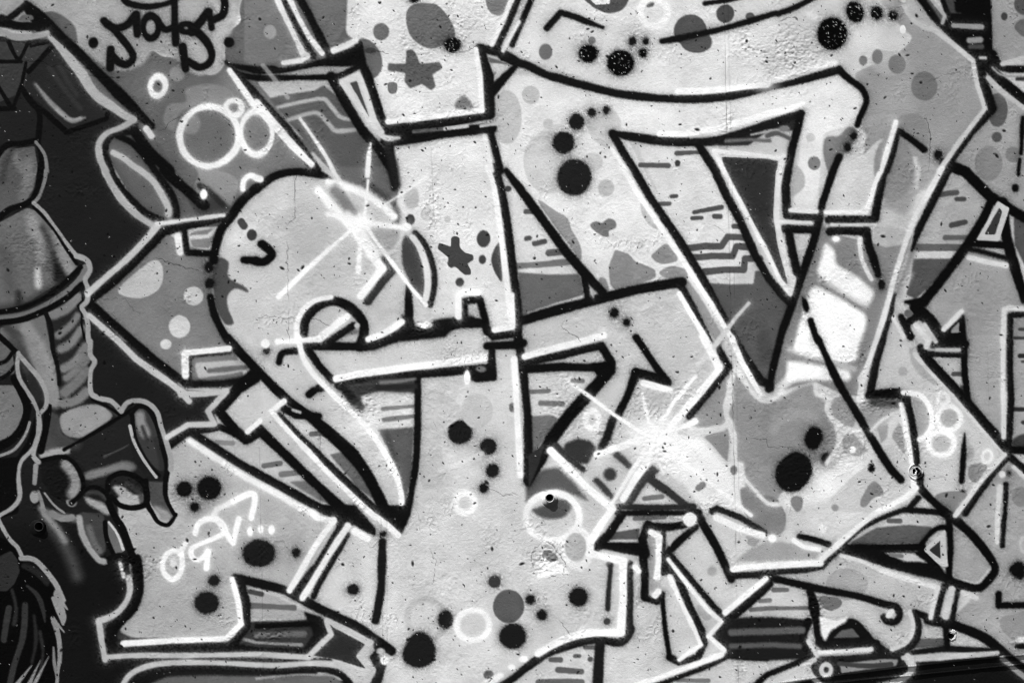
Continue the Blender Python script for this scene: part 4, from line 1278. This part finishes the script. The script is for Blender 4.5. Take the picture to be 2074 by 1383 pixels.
def weather(X, Y, V, xs, ys):
    """wear of the paint: adds pits, flecks, cracks and seams; returns colour and relief (mm, + is proud)"""
    H = 1.5 * vnoise(X, Y, 150, 1, 1) + .8 * vnoise(X, Y, 60, 2, 2)
    q = (X + Y) * .7071; r = (X - Y) * .7071
    mod = np.clip(.55 + .6 * vnoise(X, Y, 90, 5, 3) + .3 * vnoise(X, Y, 35, 5, 8), .12, 1.4)
    H += mod * 1.5 * (.34 * vnoise(X, Y, 15, 3, 3) + .26 * vnoise(X, Y * 1.3, 7.0, 4, 3) + .26 * vnoise(q * .6, r * 1.5, 7, 1, 4))
    H += (.09 + .12 * mod) * vnoise(X, Y * 1.2, 4.0, 8, 1) + .07 * vnoise(X, Y, 2.6, 8, 6)
    # curled paint edges, scattered: narrow ridges where a noise crosses zero
    n1 = np.abs(vnoise(X, Y * 1.3, 19, 6, 6) + .5 * vnoise(X, Y, 7, 1, 7)); pres = np.clip(vnoise(X, Y, 55, 9, 2) * 1.6 - .45, 0, 1)
    ridge = np.exp(-(n1 / .06) ** 2) * pres
    H += 1.2 * ridge
    n2 = np.abs(vnoise(X * 1.4, Y, 11, 8, 16) + .6 * vnoise(X, Y, 5, 11, 7)); pre2 = np.clip(vnoise(X, Y, 38, 19, 12) * 2.0 - .75, 0, 1)
    flk = np.exp(-(n2 / .10) ** 2) * pre2
    H += 1.3 * flk; H -= .8 * pre2 * (n2 > .45)
    V = V * (1 - .16 * flk * (vnoise(X, Y, 5, 14, 7) > .1))
    V = V * (1 + .045 * vnoise(X, Y, 70, 2, 19) + .03 * vnoise(X, Y, 30, 2, 9) + .02 * vnoise(X, Y, 14, 1, 9) + .025 * vnoise(X, Y, 2.3, 3, 2))
    for cx, cy, rx, ry, s in ROUGH:
        j0, j1 = np.searchsorted(xs, [cx - 1.6 * rx, cx + 1.6 * rx]); i0, i1 = np.searchsorted(ys, [cy - 1.6 * ry, cy + 1.6 * ry])
        k = np.s_[i0:i1, j0:j1]; x = X[k]; y = Y[k]
        f = np.clip(1.35 - np.hypot((x - cx) / rx, (y - cy) / ry) + .35 * vnoise(x, y, 12, 4, 4), 0, 1)
        a = np.abs(vnoise(x, y * 1.7, 8, 2, 5)); b = vnoise(x, y * 1.5, 4.5, 5, 5)
        H[k] += 1.05 * s * f * ((.5 - a) * 1.5 + b * .7 + .35 * vnoise(x, y, 2.8, 9, 5))
        V[k] *= 1 - .10 * min(s, 1.5) * f * np.clip(b + .2, 0, 1)
    R = np.random.RandomState(11)
    # pin holes in the plaster
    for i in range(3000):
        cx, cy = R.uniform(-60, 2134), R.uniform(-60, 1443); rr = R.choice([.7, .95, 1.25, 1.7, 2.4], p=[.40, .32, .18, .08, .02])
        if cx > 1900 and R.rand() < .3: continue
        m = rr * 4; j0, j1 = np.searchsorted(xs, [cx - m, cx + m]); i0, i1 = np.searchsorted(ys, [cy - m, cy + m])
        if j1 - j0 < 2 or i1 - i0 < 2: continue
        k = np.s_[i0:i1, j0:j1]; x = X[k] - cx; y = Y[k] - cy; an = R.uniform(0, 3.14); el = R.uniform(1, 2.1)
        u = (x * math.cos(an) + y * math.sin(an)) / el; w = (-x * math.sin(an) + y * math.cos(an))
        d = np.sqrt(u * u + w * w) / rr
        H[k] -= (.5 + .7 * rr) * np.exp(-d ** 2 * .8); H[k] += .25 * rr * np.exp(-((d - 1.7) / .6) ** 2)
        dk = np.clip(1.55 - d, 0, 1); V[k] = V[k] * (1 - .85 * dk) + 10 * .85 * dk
    # small light chips: more of them on the black spots
    for i in range(2600):
        cx, cy = R.uniform(0, 2074), R.uniform(0, 1383)
        j = min(np.searchsorted(xs, cx), X.shape[1] - 1); ii = min(np.searchsorted(ys, cy), X.shape[0] - 1)
        vv = V[ii, j]
        if vv > 60 and R.rand() < .9: continue
        if vv > 9 and R.rand() < .45: continue
        rr = R.uniform(.45, 1.0); m = 5
        j0, j1 = np.searchsorted(xs, [cx - m, cx + m]); i0, i1 = np.searchsorted(ys, [cy - m, cy + m])
        k = np.s_[i0:i1, j0:j1]; x = X[k] - cx; y = Y[k] - cy; an = R.uniform(0, 3.14); el = R.uniform(1, 2.4)
        u = (x * math.cos(an) + y * math.sin(an)) / el; w = (-x * math.sin(an) + y * math.cos(an))
        dk = np.clip(1.5 - np.sqrt(u * u + w * w) / rr, 0, 1) * R.uniform(.3, .95); V[k] = V[k] * (1 - dk) + 200 * dk
    # extra chips on the glossy black blobs at the top
    for bx, by, br, cnt in ((1690, 69, 27, 60), (1733, 25, 16, 36), (1776, 28, 12, 16), (1255, 127, 24, 60), (1191, 109, 17, 26), (915, 92, 14, 22), (1808, 33, 8, 6), (1302, 108, 8, 6)):
        for i in range(cnt // 2 + 1):
            aa = R.uniform(0, 6.283); q2 = br * math.sqrt(R.rand()); cx, cy = bx + q2 * math.cos(aa), by + q2 * math.sin(aa); rr = R.uniform(.6, 1.3)
            j0, j1 = np.searchsorted(xs, [cx - 5, cx + 5]); i0, i1 = np.searchsorted(ys, [cy - 5, cy + 5]); k = np.s_[i0:i1, j0:j1]
            an = R.uniform(0, 3.14); x = X[k] - cx; y = Y[k] - cy; u = (x * math.cos(an) + y * math.sin(an)) / R.uniform(1, 2.2); w = -x * math.sin(an) + y * math.cos(an)
            dk = np.clip(1.5 - np.hypot(u, w) / rr, 0, 1) * R.uniform(.25, .9); V[k] = V[k] * (1 - dk) + 225 * dk
    def line(P, wd, depth, dark, jag):
        P = np.array(P); lo = P.min(0) - 12; hi = P.max(0) + 12
        j0, j1 = np.searchsorted(xs, [lo[0], hi[0]]); i0, i1 = np.searchsorted(ys, [lo[1], hi[1]]); k = np.s_[i0:i1, j0:j1]
        x = X[k] + jag * vnoise(X[k], Y[k], 9, 3, 1) + jag * .5 * vnoise(X[k], Y[k], 4, 3, 8); y = Y[k] + jag * vnoise(X[k], Y[k], 9, 6, 1) + jag * .5 * vnoise(X[k], Y[k], 4, 1, 8)
        d = seg_sd(x, y, [(p[0], p[1], 0) for p in P])
        br = np.clip(.65 + .9 * vnoise(X[k], Y[k], 28, 2, 6), 0, 1)
        H[k] += -depth * np.exp(-(d / wd) ** 2) * br + .3 * depth * np.exp(-((d - 2.2 * wd) / wd) ** 2) * br
        dk = dark * np.clip(1.4 - d / wd, 0, 1) * br; V[k] = V[k] * (1 - dk)
    for c in CRACKS.splitlines():
        t = c.split(); ox, oy = TX[t[0][0]], TY[t[0][1]]
        line([(ox + float(a.split(',')[0]) * U, oy + float(a.split(',')[1]) * U) for a in t[1:]], .85, .6, .34, 2.2)
    for x0, y0, x1, y1, s in SEAMS:
        line([(x0, y0), (x1, y1)], 1.1, .8 * s, .22 * s, .7)
    # step of the formwork joint: the strip right of it stands a little proud
    xj = 1466 + (Y - 0) * .029
    H += .9 * np.clip((X - xj) / 3, 0, 1) * np.clip(1 - (X - xj) / 60, 0, 1)
    return np.clip(V, 1.5, 255), H
# ------------------------------------------------------------------ materials
def new_mat(name):
    m = bpy.data.materials.new(name); m.use_nodes = True; n = m.node_tree.nodes; n.clear()
    out = n.new('ShaderNodeOutputMaterial'); p = n.new('ShaderNodeBsdfPrincipled'); m.node_tree.links.new(p.outputs[0], out.inputs['Surface'])
    return m, n, m.node_tree.links, p
def math_node(n, l, op, a, b):
    m = n.new('ShaderNodeMath'); m.operation = op
    for k, v in ((0, a), (1, b)):
        if isinstance(v, (int, float)): m.inputs[k].default_value = v
        else: l.new(v, m.inputs[k])
    return m.outputs[0]
def painted_material(name, rough=.5):
    """spray paint on plaster: the paint's own grey comes with the geometry, grain and gloss from noise"""
    m, n, l, p = new_mat(name)
    at = n.new('ShaderNodeAttribute'); at.attribute_name = 'paint'
    tc = n.new('ShaderNodeTexCoord')
    n1 = n.new('ShaderNodeTexNoise'); n1.inputs['Scale'].default_value = 420; n1.inputs['Detail'].default_value = 3
    n2 = n.new('ShaderNodeTexNoise'); n2.inputs['Scale'].default_value = 95; n2.inputs['Detail'].default_value = 4
    n3 = n.new('ShaderNodeTexNoise'); n3.inputs['Scale'].default_value = 9; n3.inputs['Detail'].default_value = 3
    for q in (n1, n2, n3): l.new(tc.outputs['Object'], q.inputs['Vector'])
    g = math_node(n, l, 'MULTIPLY_ADD', n1.outputs['Fac'], .10); g.node.inputs[2].default_value = .95
    g2 = math_node(n, l, 'MULTIPLY_ADD', n2.outputs['Fac'], .12); g2.node.inputs[2].default_value = .94
    gg = math_node(n, l, 'MULTIPLY', math_node(n, l, 'MULTIPLY', g, g2), at.outputs['Fac'])
    l.new(gg, p.inputs['Base Color'])
    r = math_node(n, l, 'MULTIPLY_ADD', n3.outputs['Fac'], .3); r.node.inputs[2].default_value = rough - .1
    l.new(r, p.inputs['Roughness']); p.inputs['Specular IOR Level'].default_value = .025
    h = math_node(n, l, 'MULTIPLY_ADD', n2.outputs['Fac'], .8); l.new(n1.outputs['Fac'], h.node.inputs[2])
    b = n.new('ShaderNodeBump'); b.inputs['Strength'].default_value = .8; b.inputs['Distance'].default_value = .0018
    l.new(h, b.inputs['Height']); l.new(b.outputs[0], p.inputs['Normal'])
    return m
def plain_material(name, v, rough, scale, amp, bump=.002, metal=0):
    m, n, l, p = new_mat(name)
    tc = n.new('ShaderNodeTexCoord'); t = n.new('ShaderNodeTexNoise'); t.inputs['Scale'].default_value = scale; t.inputs['Detail'].default_value = 8
    l.new(tc.outputs['Object'], t.inputs['Vector'])
    g = math_node(n, l, 'MULTIPLY_ADD', t.outputs['Fac'], amp); g.node.inputs[2].default_value = v - amp / 2
    l.new(g, p.inputs['Base Color']); p.inputs['Roughness'].default_value = rough; p.inputs['Metallic'].default_value = metal
    b = n.new('ShaderNodeBump'); b.inputs['Strength'].default_value = .5; b.inputs['Distance'].default_value = bump
    l.new(t.outputs['Fac'], b.inputs['Height']); l.new(b.outputs[0], p.inputs['Normal'])
    return m
PAINT = painted_material('spray_paint_on_plaster')
CONCRETE = plain_material('bare_concrete', .33, .85, 14, .12)
PAVING = plain_material('asphalt_pavement', .12, .9, 60, .07, .004)
HOLE = plain_material('soot_inside_sleeve', .006, .95, 60, .004)
def albedo(v):
    v = np.clip(np.asarray(v, np.float32) / 255, 0, 1)
    lin = np.where(v < .04045, v / 12.92, ((v + .055) / 1.055) ** 2.4)
    return np.clip(lin * .86, .0008, .86)

# ------------------------------------------------------------------ the painted wall
def axis(lo, hi, a, b, st, big):
    core = np.arange(a, b + st * .5, st); out = [core]
    for sgn, start, end in ((-1, core[0], lo), (1, core[-1], hi)):
        g = []; x = start; d = st
        while abs(x - start) < abs(end - start) - 1e-6:
            d = min(d * (1.03 if abs(x - start) < 600 else 1.15), big); x = x + sgn * d
            if (end - x) * sgn < 0: x = end
            g.append(x)
        out.append(np.array(g))
    return np.concatenate([out[1][::-1], core, out[2]])
X0, X1, Y0, Y1 = -2400.0, 4474.0, -1100.0, CYP + ZC / S       # wall ends, top and foot in wall pixels
STEP = 1.78
xs = axis(X0, X1, -24, 2098, STEP, 70); ys = axis(Y0, Y1, -24, 1407, STEP, 70)
els = parse(ART)
def folded(a, hi):
    """beyond the picture the painting goes on: its field is folded back at the frame, without the handwriting"""
    lo, hi = -3.0, hi + 3.0; core = np.nonzero((a >= lo) & (a <= hi))[0]; c = a[core]
    t = np.mod(a - lo, 2 * (hi - lo)); t = np.where(t > hi - lo, 2 * (hi - lo) - t, t) + lo
    idx = np.clip(np.searchsorted(c, t), 0, len(c) - 1); inside = np.zeros(len(a), bool); inside[core] = True; idx[core] = np.arange(len(c))
    return c, idx, inside
xc, ix, inx = folded(xs, 2074.0); yc, iy, iny = folded(ys, 1383.0)
_, _, Vc, Ic = paint(xc, yc, els)
els2 = [dict(e, a=0.0) if e['code'] == 'tag' else e for e in els]
_, _, Vo, Io = paint(xc, yc, els2)
inside = iny[:, None] & inx[None, :]
V = np.where(inside, Vc[iy][:, ix], Vo[iy][:, ix]); ID = np.where(inside, Ic[iy][:, ix], Io[iy][:, ix])
X, Y = np.meshgrid(xs.astype(np.float32), ys.astype(np.float32))
out = np.maximum(np.maximum(-X, X - 2074), np.maximum(-Y, Y - 1383))
bare = np.clip((out - 430 + 130 * vnoise(X, Y, 160, 3, 4)) / 60, 0, 1)          # past the painting the render is bare grey
V = V * (1 - bare) + (150 + 14 * vnoise(X, Y, 300, 1, 2)) * bare; ID[bare > .5] = 0
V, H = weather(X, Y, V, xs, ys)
PX = (X - CXP) * S; PZ = ZC + (CYP - Y) * S; PY = -H / 1000.0
gy, gx = np.gradient(PY.astype(np.float64), (ys * S), (xs * S))
NRM = np.stack([gx, -np.ones_like(gx), -gy], -1); NRM /= np.linalg.norm(NRM, axis=-1, keepdims=True)
NRM[..., 0] = -NRM[..., 1] * 0 + NRM[..., 0]
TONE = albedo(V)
ny, nx = X.shape
FID = ID[:-1, :-1].copy()
HOLES = [(1113.2, 1007.5, 8.2), (81.0, 1065.0, 8.6), (1856.0, 954.5, 8.0), (1926.5, 1287.0, 6.0)]
keep = np.ones(FID.shape, bool)
fx = (xs[:-1] + xs[1:]) / 2; fy = (ys[:-1] + ys[1:]) / 2
for hx, hy, hr in HOLES:
    keep &= ~(np.hypot(fx[None, :] - hx, fy[:, None] - hy) < hr)

KINDNAME = {'bg': 'background_fill', 'lf': 'letter_fill', 'sh': 'shaded_patch', 'sp': 'paint_spot', 'st': 'painted_star', 'dash': 'shading_dash',
            'fg': 'figure_shading', 'fo': 'figure_outline', 'ol': 'letter_outline', 'rg': 'bubble_ring', 'hl': 'highlight_line', 'tag': 'tag_stroke'}
def tone_word(v): return 'black' if v < 45 else 'dark grey' if v < 100 else 'grey' if v < 165 else 'pale grey' if v < 222 else 'white'
cnt = np.bincount(FID[keep].ravel(), minlength=len(els) + 1)
FID[(cnt < 14)[FID]] = 0
rank = {}
for i, e in enumerate(els, 1): rank.setdefault(e['code'], []).append((-cnt[i], i))
for code, L in rank.items():
    L.sort()
    for _, i in L[290:]: FID[FID == i] = 0
fl = FID[keep]; ii, jj = np.nonzero(keep)
order = np.argsort(fl, kind='stable'); fl = fl[order]; ii = ii[order]; jj = jj[order]
v00 = ii * nx + jj; quads = np.stack([v00, v00 + nx, v00 + nx + 1, v00 + 1], 1)
P3 = np.stack([PX, PY, PZ], -1).reshape(-1, 3); N3 = NRM.reshape(-1, 3); T1 = TONE.reshape(-1)
def grid_mesh(name, q):
    u, inv = np.unique(q.ravel(), return_inverse=True)
    me = bpy.data.meshes.new(name); nf = len(q)
    me.vertices.add(len(u)); me.vertices.foreach_set('co', P3[u].astype(np.float32).ravel())
    me.loops.add(nf * 4); me.loops.foreach_set('vertex_index', inv.astype(np.int32).ravel())
    me.polygons.add(nf); me.polygons.foreach_set('loop_start', np.arange(0, nf * 4, 4, dtype=np.int32))
    me.polygons.foreach_set('use_smooth', np.ones(nf, bool))
    me.update(calc_edges=True)
    me.normals_split_custom_set_from_vertices(N3[u].astype(np.float32).tolist())
    at = me.attributes.new('paint', 'FLOAT', 'POINT'); at.data.foreach_set('value', T1[u].astype(np.float32))
    me.materials.append(PAINT)
    return me
def link(name, me, parent=None):
    o = bpy.data.objects.new(name, me); C.collection.objects.link(o)
    if parent is not None: o.parent = parent
    return o

# body of the wall behind the plaster skin (front left open: the skin closes it)
def mesh_from(name, bm, mat):
    me = bpy.data.meshes.new(name); bm.to_mesh(me); bm.free(); me.materials.append(mat); return me
bm = bmesh.new()
xa, xb = (X0 - CXP) * S, (X1 - CXP) * S; zt = ZC + (CYP - Y0) * S
v = [bm.verts.new(c) for c in ((xa, -.001, 0), (xb, -.001, 0), (xb, -.001, zt), (xa, -.001, zt), (xa, .3, 0), (xb, .3, 0), (xb, .3, zt), (xa, .3, zt))]
for f in ((3, 2, 6, 7), (0, 3, 7, 4), (1, 5, 6, 2), (4, 7, 6, 5)): bm.faces.new([v[k] for k in f])
wall = link('graffiti_wall', mesh_from('graffiti_wall', bm, CONCRETE))
wall['label'] = 'rendered wall covered in spray painted graffiti letters, stars and bubbles'; wall['category'] = 'wall'
figure = link('painted_figure', None, wall); figure['label'] = 'muscular painted character gripping a horn'
tagb = link('black_tag', None, wall); tagb['label'] = 'small black handwritten tag at the top'
tagw = link('white_tag', None, wall); tagw['label'] = 'white handwritten tag ending in three dots'
st_ = np.searchsorted(fl, np.arange(len(els) + 2))
def piece(i, parent=None):
    a, b = st_[i], st_[i + 1]
    if b <= a: return
    if i == 0: return link('plaster_surface', grid_mesh('plaster_surface', quads[a:b]), wall)
    e = els[i - 1]; name = KINDNAME[e['code']]
    par = figure if e['code'] in ('fg', 'fo') else (tagb if e['v'] < 100 else tagw) if e['code'] == 'tag' else wall
    o = link(name, grid_mesh(name, quads[a:b]), par)
    if e['code'] in ('sp', 'hl', 'rg', 'dash'): o['label'] = '%s %s' % (tone_word(e['v']), {'sp': 'spray painted spot', 'hl': 'highlight stroke', 'rg': 'painted bubble ring', 'dash': 'painted dash'}[e['code']])
    if e['code'] == 'st': o['label'] = 'grey star with five blunt points' if e['v'] > 80 else 'dark grey tumbling star'
for i in range(len(els) + 1): piece(i)

# ------------------------------------------------------------------ fittings in the wall
def wp(px, py, d=0.0): return Vector(((px - CXP) * S, -d, ZC + (CYP - py) * S))
def surf_at(px, py):
    j = int(np.clip(np.searchsorted(xs, px), 0, nx - 1)); i = int(np.clip(np.searchsorted(ys, py), 0, ny - 1)); return float(TONE[i, j]), float(H[i, j]) / 1000
def lathe(name, hx, hy, prof, parent, mat=None, tone=None, off=None, seg=40, wob=0.0, squash=1.0):
    """ring profile (radius px, depth m toward the street), turned about the axis of a hole"""
    vs, fs, tn = [], [], []
    for k, (r, d) in enumerate(prof):
        ox, oy = (off[k] if off else (0, 0))
        for s in range(seg):
            a = 2 * math.pi * s / seg; rr = r * (1 + wob * math.sin(3 * a + 1.1 * k) * .6 + wob * math.sin(7 * a + hx) * .5)
            px, py = hx + ox + rr * math.cos(a), hy + oy + rr * math.sin(a) * squash
            vs.append(wp(px, py, d)); tn.append(tone if tone is not None else surf_at(hx + (px - hx) * 1.25, hy + (py - hy) * 1.25)[0])
    for k in range(len(prof) - 1):
        for s in range(seg):
            t = (s + 1) % seg; fs.append((k * seg + s, k * seg + t, (k + 1) * seg + t, (k + 1) * seg + s))
    me = bpy.data.meshes.new(name); me.from_pydata(vs, [], fs); me.polygons.foreach_set('use_smooth', np.ones(len(fs), bool)); me.update()
    at = me.attributes.new('paint', 'FLOAT', 'POINT'); at.data.foreach_set('value', tn); me.materials.append(mat or PAINT)
    return link(name, me, parent)
def fitting(name, label, hx, hy, cat='pipe'):
    o = bpy.data.objects.new(name, None); C.collection.objects.link(o); o['label'] = label; o['category'] = cat; return o
# steel sleeve with a smooth plaster collar, in the upper edge of the big bubble ring
s1 = fitting('pipe_sleeve', 'round open pipe end set in a white bubble ring, smooth collar around it', 1113, 1007)
lathe('collar', 1113.2, 1007.5, [(17.5, -.002), (15.5, .003), (13.5, .0065), (11, .010), (9.3, .012)], s1, wob=.03, off=[(.8, 3.4), (.7, 2.8), (.5, 2), (.2, 1), (0, 0)], tone=None)
lathe('tube', 1113.2, 1007.5, [(9.2, .004), (9.0, .0165), (8.4, .0178), (7.6, .0170), (7.3, .014), (7.2, -.05)], s1, tone=.34)
lathe('bore', 1113.2, 1007.5, [(7.25, -.002), (7.2, -.09), (.3, -.09)], s1, mat=HOLE)
s2 = fitting('pipe_sleeve', 'dark open pipe end beside the painted hand, black collar around it', 81, 1065)
lathe('collar', 81, 1065, [(18.5, -.002), (17, .002), (14.5, .007), (12, .010), (10, .011)], s2, wob=.03, off=[(-4.5, 4), (-4, 3.4), (-3, 2.4), (-1.4, 1), (0, 0)], tone=.006)
lathe('tube', 81, 1065, [(10, .006), (9.8, .016), (9.2, .0172), (8.4, .0165), (8.1, .012), (8.0, -.05)], s2, tone=.022)
lathe('bore', 81, 1065, [(8.05, -.002), (8, -.09), (.3, -.09)], s2, mat=HOLE)
for k in (s1, s2): k['group'] = 'pipe ends set in the wall'
s3 = fitting('anchor_hole', 'chipped round anchor hole on a black line, flaked white rim', 1856, 954, 'hole')
lathe('rim', 1856, 954.5, [(16.0, -.0015), (14.6, .0042), (13.2, .0036), (12.2, -.001), (10.6, -.003), (8.4, -.006)], s3, wob=.05, squash=1.06, off=[(-1.5, 0), (-1.5, 0), (-1.5, 0), (-1, 0), (-.5, 0), (0, 0)])
lathe('flake', 1850, 955, [(7.4, -.002), (6.6, .0012), (5.4, .0006), (4.6, -.005)], s3, wob=.2, tone=.45, squash=1.3)
lathe('bore', 1856, 954.5, [(8.6, -.003), (7.2, -.012), (6.4, -.05), (.3, -.05)], s3, mat=HOLE, wob=.06)
s4 = fitting('anchor_hole', 'small broken anchor hole between two black outlines, lower right', 1926, 1287, 'hole')
s4['label'] = 'small broken anchor hole below the grey arrow outline near the wall foot'
lathe('rim', 1926.5, 1287, [(10.5, -.0015), (9.2, .003), (8.0, .0026), (6.4, -.003)], s4, wob=.10)
lathe('flake', 1931, 1279, [(6.2, -.002), (4.9, .0028), (2.4, .0035), (.4, .003)], s4, wob=.2, tone=.42, squash=.8)
lathe('bore', 1926.5, 1287, [(6.6, -.002), (5.2, -.01), (4.8, -.04), (.3, -.04)], s4, mat=HOLE, wob=.08)
for k in (s3, s4): k['group'] = 'anchor holes in the wall'

# two painted-over cables running down to the left across the lower right corner
def cable(pts, rad, label, seed):
    R = np.random.RandomState(seed); P = catmull(pts, False); vs, fs, tn = [], [], []; n = 10
    for k, p in enumerate(P):
        q = P[min(k + 1, len(P) - 1)] - P[max(k - 1, 0)]; q = q / np.hypot(*q); nrm = np.array([-q[1], q[0]])
        r = rad * (1 + R.uniform(-.10, .10)); t, h = surf_at(p[0], p[1]); wv = R.uniform(-.35, .35)
        for s in range(n):
            a = 2 * math.pi * s / n; o = nrm * (r * math.cos(a) + wv)
            vs.append(wp(p[0] + o[0], p[1] + o[1], .0005 + r * S * .75 + r * S * math.sin(a) * .9)); tn.append(t * R.uniform(.45, .85))
    for k in range(len(P) - 1):
        for s in range(n):
            t = (s + 1) % n; fs.append((k * n + s, k * n + t, (k + 1) * n + t, (k + 1) * n + s))
    fs.append(tuple(range(n))); fs.append(tuple(range((len(P) - 1) * n, len(P) * n)))
    me = bpy.data.meshes.new('cable'); me.from_pydata(vs, [], fs); me.polygons.foreach_set('use_smooth', np.ones(len(fs), bool)); me.update()
    at = me.attributes.new('paint', 'FLOAT', 'POINT'); at.data.foreach_set('value', tn); me.materials.append(PAINT)
    o = link('cable', me); o['label'] = label; o['category'] = 'cable'; o['group'] = 'cables painted over along the wall'
def dense(a, n=60):
    a = np.array(a, float); t = np.linspace(0, len(a) - 1, n); return np.stack([np.interp(t, range(len(a)), a[:, k]) for k in (0, 1)], 1)
cable(dense([(1400, 1404), (1560, 1384), (1640, 1372.5), (1770, 1357.5), (1839, 1348.5), (1936, 1338), (2033, 1328.5), (2120, 1320), (2500, 1284), (3000, 1240)], 260), 2.6, 'upper of two painted cables, crossing a white bottle outline', 1)
cable(dense([(1400, 1421), (1560, 1401), (1650, 1386), (1770, 1373), (1850, 1366), (1940, 1357), (2037, 1347), (2120, 1339), (2500, 1303), (3000, 1259)], 260), 2.3, 'lower of two painted cables, bordering a solid black area', 2)

# ------------------------------------------------------------------ ground
bm = bmesh.new(); g = 200
for a in ((-g, .3, 0), (-g, -g, 0), (g, -g, 0), (g, .3, 0)): bm.verts.new(a)
bm.verts.ensure_lookup_table(); bm.faces.new(bm.verts)
gr = link('pavement', mesh_from('pavement', bm, PAVING)); gr['kind'] = 'structure'
bm = bmesh.new()
for a in ((-g, g, -.004), (-g, .3, -.004), (g, .3, -.004), (g, g, -.004)): bm.verts.new(a)
bm.verts.ensure_lookup_table(); bm.faces.new(bm.verts)
gr = link('ground', mesh_from('ground', bm, PAVING)); gr['kind'] = 'structure'
